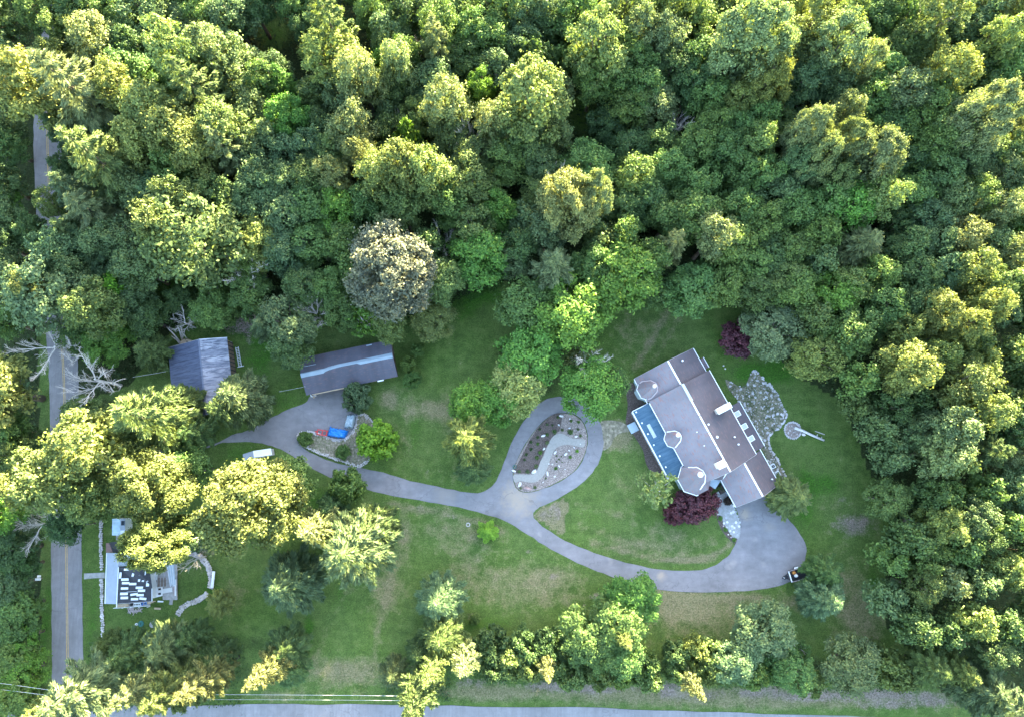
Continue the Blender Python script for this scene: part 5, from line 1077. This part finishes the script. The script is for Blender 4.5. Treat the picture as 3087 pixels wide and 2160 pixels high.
for k, (x, y, mm, lb) in enumerate(((612, 1292, 'white', 'white crate with four dark openings on the side deck'), (668, 1282, 'bluetarp', 'blue bag on the side deck right of the white crate'), (715, 1276, 'bluetarp', 'dark blue bag at the right end of the side deck'), (520, 1295, 'black', 'black bucket on the side deck left of the white crate'))):
    e = empty(('crate', 'bag', 'bag', 'bucket')[k], ZH(x, y, .75), .05, lb, ('crate', 'bag', 'bag', 'bucket')[k])
    if k == 0:
        MB().box((0, 0, .2), (1.15, .55, .4)).build('case', M[mm], e)
        for j in range(4): MB().box((-.4 + j * .26, 0, .41), (.16, .24, .03)).build('opening', M['black'], e)
    else:
        mb = MB(); mb.cyl((0, 0), .3, 0, .35, 9, .2); mb.build('body', M[mm], e); mb = MB(); mb.cyl((0.02, 0), .15, .36, .42, 7, .08); mb.build('top', M['glass'], e)
gq = random.Random(8)
deb = MB()
for k in range(30):
    p = ZH(gq.uniform(480, 640), gq.uniform(1340, 1400)); a = gq.uniform(0, 3.1); L = gq.uniform(.2, .6); deb.bar((p.x - L * math.cos(a), p.y - L * math.sin(a), gq.uniform(.05, .2)), (p.x + L * math.cos(a), p.y + L * math.sin(a), gq.uniform(.05, .25)), .08, .06)
tag(deb.build('debris', M['pinkish']), 'scattered pinkish building debris on the grass below the side deck', 'debris', kind='stuff')
# dark lean-to and brown roof above the cottage
e = empty('lean_to', ZH(300, 530), 0, 'low black lean-to roof with a brown strip above the cottage', 'lean-to'); eO = ZH(300, 530)
def EL(x, y, z): p = ZH(x, y, z); return (p.x - eO.x, p.y - eO.y, z)
slab('brown_roof', [EL(176, 470, 1.9), EL(218, 470, 1.9), EL(268, 598, 1.9), EL(176, 598, 1.9)], .1, M['brownroof'], e); slab('black_roof', [EL(222, 462, 2.1), EL(440, 440, 2.1), EL(440, 598, 2.3), EL(272, 598, 2.3)], .1, M['membrane'], e)
wallmass([EL(176, 470, 1.9), EL(440, 440, 1.9), EL(440, 598, 1.9), EL(176, 598, 1.9)], .3, M['greywood'], e)
MB().bar(EL(360, 553, 2.4), EL(440, 553, 2.4), .08, .05).build('batten', M['white'], e); MB().bar(EL(310, 435, 2.3), EL(400, 435, 2.3), .08, .05).build('batten', M['redrock'], e)
e = empty('camper', ZH(345, 260), 0, 'pale camper trailer with a bright glassy roof half above the cottage', 'camper'); eO = ZH(345, 260)
M['sheen'] = plain('sky_sheen_roof', (.45, .58, .66), .12, .25, .6)  # roof glass: pale blue sky reflection put into the base colour
wallmass([EL(258, 142, 2.4), EL(437, 142, 2.4), EL(430, 372, 2.4), EL(256, 368, 2.4)], .06, M['white'], e, .0, 'body')
slab('roof', [EL(260, 145, 2.46), EL(370, 145, 2.46), EL(362, 366, 2.46), EL(257, 366, 2.46)], .05, M['sheen'], e); slab('roof_panel', [EL(374, 145, 2.45), EL(437, 142, 2.45), EL(432, 300, 2.45), EL(368, 300, 2.45)], .05, M['ltroof'], e)
hs = slab('roof_hatch', [EL(382, 172, 2.52), EL(426, 172, 2.52), EL(424, 232, 2.52), EL(380, 232, 2.52)], .06, M['glass'], e)
for yy in (180, 330): MB().bar(EL(262, yy, 2.49), EL(366, yy, 2.49), .05, .02).build('seam', M['white'], e)
MB().box(EL(345, 395, .5), (.6, .8, .5)).build('tongue_box', M['greywood'], e)
for sx in (262, 432): mb = MB(); q = EL(sx, 260, .35); mb.tube([(q[0] - .12, q[1], .35), (q[0] + .12, q[1], .35)], .34, 12); mb.build('wheel', M['black'], e)
# two small sheds
e = empty('small_shed', P(775, 1368), .06, 'small shed with two-tone grey and white roof half under the sunlit oak', 'shed'); eO = P(775, 1368)
def FL(x, y, z): p = P(x, y, z); return (p.x - eO.x, p.y - eO.y, z)
slab('roof', [FL(732, 1366, 2.0), FL(763, 1358, 2.5), FL(765, 1378, 2.5), FL(733, 1386, 2.0)], .08, M['ltroof'], e); slab('roof', [FL(763, 1358, 2.5), FL(817, 1353, 1.9), FL(819, 1373, 1.9), FL(765, 1378, 2.5)], .08, M['white'], e)
wallmass([FL(732, 1366, 2.0), FL(817, 1353, 2.0), FL(819, 1373, 2.0), FL(733, 1386, 2.0)], .15, M['greywood'], e)
e = empty('small_shed', P(775, 945), .1, 'tiny shed with brown pink ribbed roof beside the grey-green trees behind the garage', 'shed'); eO = P(775, 945)
for k in range(5): slab('roof_board', [FL(763 + k * 7, 925, 2.1), FL(769 + k * 7, 925, 2.1), FL(771 + k * 7, 972, 1.9), FL(765 + k * 7, 972, 1.9)], .06, M['beige'] if k % 2 else M['wood'], e)
wallmass([FL(764, 926, 1.9), FL(797, 926, 1.9), FL(799, 970, 1.9), FL(766, 970, 1.9)], .1, M['wood'], e)
# cottage walk, covers, mailbox
sheet('footpath', [[ZH(*p) for p in [(-118, 878), (-20, 875), (60, 870), (160, 866), (165, 945), (60, 940), (-20, 945), (-118, 958)]]], -.02, .05, M['concrete'])
for px, py, r, mm, lb in ((425.6, 1878, .5, 'teal', 'round green tank lid in the lawn below the cottage'), (461, 1880.5, .55, 'concrete', 'round grey concrete lid in the lawn below the cottage'), (412, 1880, .22, 'white', 'little white cap left of the green tank lid')):
    e = empty('lid', P(px, py), 0, lb, 'lid'); mb = MB(); mb.cyl((0, 0), r, -.05, .14, 18); mb.build('cover', M[mm], e); MB().box((0, 0, .17), (.08, r * .9, .04)).build('handle', M['greywood'] if mm == 'concrete' else M['black'], e)
e = empty('mailbox', P(128, 1741), 0, 'white mailbox on a post on the verge left of the side road', 'mailbox'); MB().box((0, 0, .5), (.12, .12, 1.0)).build('post', M['wood'], e)
MB().box((0, 0, 1.15), (.85, .38, .32)).build('box', M['white'], e); MB().box((.35, 0.1, 1.36), (.4, .2, .14)).build('flag', M['white'], e); MB().box((0, .45, .95), (.5, .35, .25)).build('paper_tube', M['white'], e)
e = empty('planter_ring', P(1411, 1580), 0, 'small white stone ring on the lawn beside the little lime tree', 'ring')
for k in range(9): put_stone(e, .3 * math.cos(k * .698), .3 * math.sin(k * .698), .05, .11)
# tarpaulins, trailer, log and pit
def mound(name, quad, h, seed, m, label, cat, n=26):
    g = np.random.default_rng(seed); O = sum((Vector(q) for q in quad), Vector()) / 4; a, b, c, d = [Vector(q) - O for q in quad]
    u, v = np.meshgrid(np.linspace(0, 1, n), np.linspace(0, 1, n)); ph = g.uniform(0, 6, 8)
    X = (a.x * (1 - u) + b.x * u) * (1 - v) + (d.x * (1 - u) + c.x * u) * v; Y = (a.y * (1 - u) + b.y * u) * (1 - v) + (d.y * (1 - u) + c.y * u) * v
    e = np.minimum(np.minimum(u, 1 - u), np.minimum(v, 1 - v)); Z = h * np.clip(e * 7, 0, 1) ** .6
    Z += .10 * np.sin(u * 17 + ph[0] + 3 * np.sin(v * 6)) * np.clip(e * 9, 0, 1) + .08 * np.sin(v * 23 + ph[1] + 4 * np.sin(u * 5)) * np.clip(e * 9, 0, 1) + g.normal(size=u.shape) * .03
    k = (e < 1e-6); X = X + np.where(k, g.normal(size=u.shape) * .09, 0); Y = Y + np.where(k, g.normal(size=u.shape) * .09, 0); Z = np.where(k, .03, Z)
    i = np.arange(n * n).reshape(n, n); F = np.stack([i[:-1, :-1], i[:-1, 1:], i[1:, 1:], i[1:, :-1]], -1).reshape(-1, 4)
    if (b - a).cross(c - b).z < 0: F = F[:, ::-1]
    o = link(name, np_mesh(name, np.stack([X, Y, Z], -1).reshape(-1, 3), F, m)); o.location = (O.x, O.y, .05); return tag(o, label, cat)
mound('tarpaulin', [ZW(735, 425), ZW(1090, 492), ZW(1035, 645), ZW(690, 600)], 1.0, 1, M['bluetarp'], 'crumpled bright blue tarpaulin over a load by the stone edging', 'tarpaulin')
mound('tarpaulin', [ZW(1075, 185), ZW(1248, 175), ZW(1190, 462), ZW(1012, 440)], 1.15, 2, M['greytarp'], 'silver grey tarpaulin over a load beside the raised bed', 'tarpaulin')
e = empty('hitch_trailer', ZW(600, 530), math.radians(-9), 'red trailer frame poking out from under the blue tarpaulin', 'trailer')
for y_ in (-.42, .42): MB().box((0, y_, .5), (2.0, .16, .16)).build('rail', M['red'], e)
for x_ in (-.9, 0, .8): MB().box((x_, 0, .5), (.16, .7, .14)).build('crossbar', M['red'], e)
MB().box((-1.15, 0, .5), (.3, .25, .14)).build('coupling', M['red'], e)
ta = ZT(760, 800, .9); tb = ZT(1170, 690, .9); tc_ = ZT(870, 1120, .9); dx_ = (tb - ta); dx_.z = 0; dx_.normalize(); wy = (tc_ - ta).length
tr = empty('utility_trailer', (ta.x, ta.y, 0), math.atan2(dx_.y, dx_.x), 'open black utility trailer with pale rims half under the blue-green spruce', 'trailer'); L_ = 3.2
MB().box((L_ / 2, -wy / 2, .5), (L_, wy, .08)).build('bed', M['black'], tr)
for y_ in (0, -wy): MB().box((L_ / 2, y_, .7), (L_, .06, .45)).build('side_panel', M['black'], tr); MB().box((L_ / 2, y_, .95), (L_, .1, .05)).build('rim', M['pinkish'], tr)
MB().box((.03, -wy / 2, .7), (.08, wy, .45)).build('front_panel', M['black'], tr); MB().box((.03, -wy / 2, .95), (.2, wy + .1, .05)).build('rim', M['white'], tr); MB().box((L_, -wy / 2, .7), (.06, wy, .45)).build('tailgate', M['black'], tr)
for y_ in (.2, -wy - .2):
    mb = MB(); mb.tube([(L_ * .5, y_ - .1, .33), (L_ * .5, y_ + .1, .33)], .33, 14); mb.build('wheel', M['black'], tr); MB().box((L_ * .5, y_, .72), (.8, .24, .05)).build('fender', M['white'], tr)
for s_ in (-1, 1): MB().bar((-1.25, -wy / 2, .45), (0, -wy / 2 + s_ * .5, .45), .12, .1).build('tongue', M['black'], tr)
MB().box((-.62, -wy / 2, .55), (.75, .55, .3)).build('tool_box', M['black'], tr); mb = MB(); mb.cyl((-1.0, -wy / 2 + .05), .07, .4, .95, 8); mb.build('jack', M['metal'], tr)
for (x, y, mm, s_, lb) in ((920, 840, 'orange', .33, 'orange cloth bundle inside the open utility trailer'), (985, 925, 'white', .32, 'white sack inside the open utility trailer')):
    mb = MB(); mb.cyl((0, 0), s_ * 1.1, 0, s_, 9, s_ * .7); mb.cyl((.05, 0), s_ * .7, s_, s_ * 1.2, 9, s_ * .2); o = mb.build('sack' if mm == 'white' else 'cloth_bundle', M[mm]); o.location = ZT(x, y, .55); tag(o, lb, 'sack' if mm == 'white' else 'cloth')
fp = empty('fire_pit', ZR(578, 965), 0, 'round stone fire pit circle on the lawn right of the rock bed', 'fire pit')
mb = MB(); mb.cyl((0, 0), 1.5, -.02, .05, 26); mb.build('ash_floor', M['bed'], fp)
for k in range(26): put_stone(fp, 1.48 * math.cos(k * .2417), 1.48 * math.sin(k * .2417), .08, .19)
for k in range(14): put_stone(fp, R.uniform(-.9, .9), R.uniform(-.9, .9), .06, .12)
put_stone(fp, 1.9, -.75, .1, .3, src=bould)
a0, a1 = ZR(605, 932, .75), ZR(1000, 1098, .22); lg = empty('fallen_log', (a0 + a1) / 2 - Vector((0, 0, .5)), 0, 'pale bare log resting on the edge of the fire pit', 'log'); c0 = lg.location
mb = MB(); mb.sm = True; mb.tube([a0 - c0, (a0 * .7 + a1 * .3) - c0 + Vector((0, .1, 0)), (a0 * .4 + a1 * .6) - c0 + Vector((0, .02, 0)), a1 - c0], [.26, .25, .22, .19], 10); mb.build('trunk', M['boulder'], lg)
q = a0 * .25 + a1 * .75 - c0; mb = MB(); mb.tube([q, q + Vector((.1, .55, .2))], [.09, .04], 6); mb.build('branch_stub', M['boulder'], lg); q = a0 * .08 + a1 * .92 - c0; mb = MB(); mb.tube([q, q + Vector((0, .5, .15))], [.07, .03], 6); mb.build('branch_stub', M['boulder'], lg)
tag(MB().bar(ZR(880, 975, .05), ZR(1010, 1020, .05), .12, .1).build('stick', M['deadwood']), 'thin fallen stick on the grass above the fire pit log', 'stick')
# power lines on poles
e = empty('power_line', (0, 0, 0), 0, 'pair of overhead wires crossing the lower road side at the bottom of the view', 'power line')
for k, (pA, pB, pC) in enumerate((((-150, 2040), (505, 2093), (1210, 2096)), ((-150, 2060), (505, 2106), (1210, 2110)))):
    A_, B_, C_ = P(*pA, 8.3), P(*pB, 8.0), P(*pC, 8.3); pts = []
    for j in range(13):
        f = j / 12; p = A_.lerp(P(240, 2098 + 16 * k - 6, 8.3), f); p.z -= 1.2 * f * (1 - f); pts.append(p)
    mb = MB(); mb.tube(pts, .028, 4); mb.build('wire', M['wire'], e); A2 = pts[-1]; pts = []
    for j in range(17): f = j / 16; p = A2.lerp(C_, f); p.z -= 1.2 * f * (1 - f); pts.append(p)
    mb = MB(); mb.tube(pts, .028 if k == 0 else .02, 4); mb.build('wire', M['wire'], e)
for px, py, lb in ((238, 2100, 'wooden utility pole hidden in the pines by the road corner'), (1212, 2102, 'wooden utility pole inside the yellow pine at bottom centre')):
    q = P(px, py, 8.3); e = empty('utility_pole', (q.x, q.y, 0), 0, lb, 'utility pole'); mb = MB(); mb.cyl((0, 0), .16, -.2, 9.0, 10, .11); mb.build('pole', M['wood'], e); MB().box((0, 0, 8.35), (.1, 1.3, .1)).build('crossarm', M['bark'], e)
mb = MB(); pts = [ZS(-190, 940, 4.4).lerp(ZS(205, 862, 3.4), f / 8) - Vector((0, 0, .6 * (f / 8) * (1 - f / 8))) for f in range(9)]; mb.tube(pts, .02, 4); tag(mb.build('service_wire', M['wire']), 'thin service wire running from the garage trees to the long shed', 'wire')
mb = MB(); pts = [P(400, 1136, 4.5).lerp(P(500, 1119, 3.2), f / 6) - Vector((0, 0, .4 * (f / 6) * (1 - f / 6))) for f in range(7)]; mb.tube(pts, .025, 4); tag(mb.build('service_wire', M['wire']), 'thin pale wire reaching the left side of the metal garage', 'wire')

# ---------------------------------------------------------------- loop island planting
ISL = [(545, 1190, 'the big white boulder'), (445, 1440, 'the long reddish rock'), (960, 700, 'the upper path bend'), (1300, 765, 'the right end of the pale path'), (235, 1290, 'the left end of the pale path'), (1240, 340, 'the upper right tip of the island'), (560, 560, 'the left edge of the island'), (750, 900, 'the middle of the pale path'),
       (950, 1010, 'the small dark cushions'), (1190, 885, 'the yellow ringed plant'), (1240, 1000, 'the right edge of the island'), (900, 1300, 'the lower edge of the island'), (950, 360, 'the top edge of the island'), (330, 1380, 'the slab stone at lower left'), (1175, 665, 'the round white stone'), (430, 930, 'the dark twiggy half')]
def isl_label(look, x, y):
    for d, a, b, n in sorted((math.hypot(x - a, y - b), a, b, n) for a, b, n in ISL):
        if d < 18: continue
        dr = DIRS[int(((math.atan2(b - y, x - a) + math.pi / 8) % (2 * math.pi)) // (math.pi / 4))]
        s = f"{look} {'just ' if d < 130 else ''}{dr} {n}"
        if s not in used and len(s.split()) <= 16: used.add(s); return s
tuft = leafy = None
def tuft_mesh(seed, m):
    g = np.random.default_rng(seed); n = 110; a = g.uniform(0, 6.28, n); el = g.uniform(.25, 1.3, n); d = np.stack([np.cos(a) * np.cos(el), np.sin(a) * np.cos(el), np.sin(el)], -1)
    c = d * g.uniform(.3, .8, (n, 1)); v, f = leaf_cards(c, np.array([0, 0, 1.0]) + g.normal(size=(n, 3)) * .4, g.uniform(.2, .38, n), .2, g, .1, d); return np_mesh('foliage', v, f, m)
tufts = [tuft_mesh(k, M['needle']) for k in range(3)]
PLANTS = [(900, 380, 30, 'g'), (740, 490, 30, 'c'), (850, 600, 45, 'g'), (745, 640, 38, 'g'), (600, 680, 35, 'd'), (965, 570, 35, 'l'), (1085, 600, 58, 'g'), (1100, 435, 32, 'G'), (1210, 450, 34, 'G'), (1200, 560, 28, 'g'), (1240, 655, 32, 'l'), (740, 760, 46, 'e'),
          (600, 780, 32, 'G'), (640, 910, 48, 'G'), (590, 985, 45, 'g'), (575, 1110, 44, 'l'), (325, 1190, 38, 'l'), (450, 1195, 42, 'c'), (500, 750, 35, 'd'), (500, 860, 38, 'd'), (430, 935, 34, 'd'), (405, 1015, 30, 'd'), (885, 955, 20, 'd'), (955, 965, 16, 'd'), (920, 1010, 22, 'n'),
          (885, 1042, 17, 'd'), (965, 1052, 16, 'd'), (1190, 885, 38, 'L'), (1085, 975, 36, 'G'), (870, 1145, 36, 'G'), (345, 1440, 30, 'l'), (560, 1425, 36, 'l'), (720, 1290, 22, 'c'), (630, 560, 30, 'd'), (820, 500, 26, 'd')]
for x, y, r, c in PLANTS:
    p = ZI(x, y, .2); e = empty('garden_plant', (p.x, p.y, .12), R.uniform(0, 6), isl_label(('tiny ' if r < 24 else '') + TONE[c] + ' garden plant', x, y), 'plant', 'plants of the loop island'); f = link('foliage', tufts[R.randrange(3)], e)
    s = r * .0127; e.scale = (s, s, s * .8); b = COL[c]; f.color = (b[0] * .9, b[1] * .9, b[2] * .9, 1); link('stem', stem_me, e) if 'stem_me' in globals() else None
for x, y, r in [(950, 360, 26), (1080, 400, 15), (915, 495, 18), (1075, 540, 20), (1175, 665, 23), (685, 655, 26), (695, 850, 22), (545, 1190, 40), (1070, 875, 17), (860, 905, 27), (820, 1080, 15), (920, 1110, 18), (855, 1260, 19), (745, 1220, 26), (330, 1380, 32), (445, 1440, 46), (765, 1075, 13), (1010, 1155, 11), (680, 1350, 11), (1240, 780, 11), (1145, 830, 16), (1020, 930, 28), (240, 1180, 26)]:  # last entry is a white bag-like object given a boulder's form
    p = ZI(x, y, .1); src = [rock_mesh('b', 1, M['redrock'])] if r == 46 else bould
    o = bpy.data.objects.new('boulder', src[R.randrange(len(src))]); col.objects.link(o); s = r * .0122; o.location = (p.x, p.y, .10 + s * .3); o.rotation_euler = (0, 0, R.uniform(0, 3) if r != 46 else -.2); o.scale = (s * (1.3 if r in (46, 32, 26) else 1), s * (.6 if r in (46,) else .85), s)
    tag(o, isl_label('reddish flat rock' if r == 46 else ('large white boulder' if r == 40 else 'pale garden stone'), x + 1, y + 1) or 'pale garden stone on the loop island', 'stone', 'stones of the loop island')
mb = MB(); mb.tube([(.3 * math.cos(a * .5236), .3 * math.sin(a * .5236), 0) for a in range(13)], .06, 6); o = mb.build('hose_ring', M['teal']); o.location = ZI(255, 1120, .1); tag(o, 'small teal hose ring on the asphalt at the left island edge', 'hose')
for k, (x, y, c) in enumerate(((735, 970, 'G'), (850, 1245, 'G'), (1065, 1495, 'G'))):
    e = empty('edging_plant', ZP(x, y, .05), k, ('bright green cushion plant beside the flagstones, nearest the purple maple', 'bright green cushion plant beside the flagstones, middle of three', 'bright green cushion plant beside the flagstones, nearest the parking area')[k], 'plant', 'cushion plants in the edging bed')
    f = link('foliage', tufts[k], e); e.scale = (.6, .6, .45); f.color = (*COL['G'], 1)
for k, (x, y) in enumerate(((665, 870), (915, 1360), (800, 1155), (985, 1425))):
    p = ZP(x, y); e = empty('path_light', p, 0, ('small pale path light by the flagstones, first from the maple', 'small pale path light by the flagstones, third from the maple', 'small pale path light by the flagstones, second from the maple', 'small pale path light by the flagstones, last from the maple')[k], 'path light', 'lights along the flagstone path')
    mb = MB(); mb.cyl((0, 0), .03, 0, .3, 6); mb.build('stake', M['black'], e); mb = MB(); mb.cyl((0, 0), .15, .3, .38, 10, .08); mb.build('cap', M['beige'] if k < 2 else M['pinkish'], e)
e = empty('shrub', ZP(905, 555), 0, 'dark reddish shrub in a round bed beside the garage wing', 'shrub'); f = link('foliage', PR['m'][0]['crown'], e); e.scale = (.32, .27, .22); f.color = (.05, .03, .025, 1)
for k, (x, y, c) in enumerate(((700, 240, 'v'), (790, 280, 'w'))):
    e = empty('shrub', ZP(x, y, .4), k, ('olive shrub in the black planting bed, left one', 'brownish shrub in the black planting bed, right one')[k], 'shrub'); f = link('foliage', tufts[k], e); e.scale = (.55, .5, .5); f.color = (*COL[c], 1)
for k, (x, y) in enumerate(((1400, 355), (1425, 400))):
    p = ZA(x + 95, y, .1); o = bpy.data.objects.new('boulder', bould[k]); col.objects.link(o); o.location = p; o.scale = (.17, .17, .17); tag(o, ('small white stone on the bright lawn below the lone maple, upper', 'small white stone on the bright lawn below the lone maple, lower')[k], 'stone')

# ---------------------------------------------------------------- undergrowth: what nobody could count
def scatter_leaves(name, n, sampler, hgt, size, tint, label, seed, asp=.5):
    g = np.random.default_rng(seed); pts = sampler(g, n); m_ = len(pts)
    c = np.stack([pts[:, 0], pts[:, 1], g.random(m_) * hgt * g.random(m_) + .06], -1); v, f = leaf_cards(c, np.array([0, 0, 1.0]) + g.normal(size=(m_, 3)) * .7, size * g.uniform(.5, 1.4, m_), asp, g)
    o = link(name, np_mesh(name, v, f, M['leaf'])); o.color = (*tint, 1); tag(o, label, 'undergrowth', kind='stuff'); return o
def polys_sampler(polys, clump=1.5):
    def f(g, n):
        out = []; allp = np.concatenate([np.array([(p[0], p[1]) for p in q]) for q in polys]); lo = allp.min(0); hi = np.minimum(allp.max(0), [112, 100]); lo = np.maximum(lo, [-112, -48])
        ce = g.uniform(lo, hi, (n // 8, 2)); pts = ce[g.integers(0, len(ce), n * 3)] + g.normal(size=(n * 3, 2)) * clump
        k = np.zeros(len(pts), bool)
        for q in polys: k |= inpoly(pts[:, 0], pts[:, 1], q)
        pts = pts[k]; rd = np.array([(p.x, p.y) for p in cl]); d = np.min(np.hypot(pts[:, 0:1] - rd[None, :, 0], pts[:, 1:2] - rd[None, :, 1]), 1); return pts[d > 3.6][:n]
    return f
def Q(*pts): return [PF(*p) for p in pts]
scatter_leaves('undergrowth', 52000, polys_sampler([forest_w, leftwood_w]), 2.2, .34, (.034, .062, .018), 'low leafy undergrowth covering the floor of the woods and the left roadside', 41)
scatter_leaves('hedge_undergrowth', 9000, polys_sampler([Q((1070, 1420), (1260, 1420), (1480, 1500), (1480, 1535), (1060, 1530)), Q((1490, 1450), (2060, 1480), (2080, 1550), (1500, 1540)), Q((120, 1430), (540, 1420), (560, 1500), (540, 1580), (120, 1600)), Q((850, 1480), (1010, 1480), (1010, 1570), (860, 1560))], .8), 1.4, .2, (.05, .09, .028), 'low shrubby growth under the hedge trees along the lower road', 42)
scatter_leaves('verge_weeds', 9000, polys_sampler([Q((540, 1490), (900, 1490), (900, 1560), (540, 1570)), Q((1000, 1515), (2150, 1530), (2150, 1592), (1000, 1575)), Q((1880, 1080), (1960, 1090), (1930, 1200), (1840, 1180))], .6), .3, .10, (.085, .10, .04), 'sparse weeds and dry tufts along the lower road verge', 43)
scatter_leaves('creeping_weeds', 2600, polys_sampler([rw], .5), .22, .09, (.05, .10, .02), 'green weeds growing between the stones of the rock bed', 44)
scatter_leaves('bed_weeds', 1500, polys_sampler([[P(*p) for p in isl]], .35), .35, .12, (.06, .12, .02), 'patchy weeds growing over the raised bed by the blue tarpaulin', 45)
dk_w = [ZI(*p) for p in dark_half]
scatter_leaves('dark_twigs', 2200, polys_sampler([dk_w], .3), .35, .13, (.030, .020, .018), 'dark brown withered stems filling the left half of the loop island', 46, .16)
scatter_leaves('meadow_edge', 5000, polys_sampler([Q((1000, 668), (1120, 625), (1130, 640), (1010, 700), (880, 745), (850, 735)), Q((380, 690), (560, 680), (640, 720), (560, 760), (440, 745), (380, 750))], .7), .6, .16, (.045, .11, .016), 'tall bright weeds at the edge between lawn and woods', 47)
# fallen branches and poles behind the garage
for k, (a, b, r) in enumerate((((392, 330, .3), (130, 30, 3.0), .16), ((385, 350, .3), (215, 190, 2.0), .12), ((410, 270, .3), (330, 20, 4.0), .16), ((420, 250, .3), (385, 0, 4.0), .08), ((430, 210, .3), (460, 60, 3.5), .07))):
    mb = MB(); mb.sm = True; A_ = ZG(*a); B_ = ZG(*b); mb.tube([A_, A_.lerp(B_, .5) + Vector((.1, .1, .1)), B_], [r, r * .8, r * .35], 7)
    tag(mb.build('dead_tree', M['deadwood']), ['thick grey dead trunk leaning up left behind the garage', 'lowest short grey trunk leaning left behind the garage', 'thick grey trunk rising steeply behind the garage', 'thin grey trunk rising behind the garage, near upright', 'thinnest grey stem leaning right behind the garage'][k], 'dead trunk', 'dead trunks behind the garage')
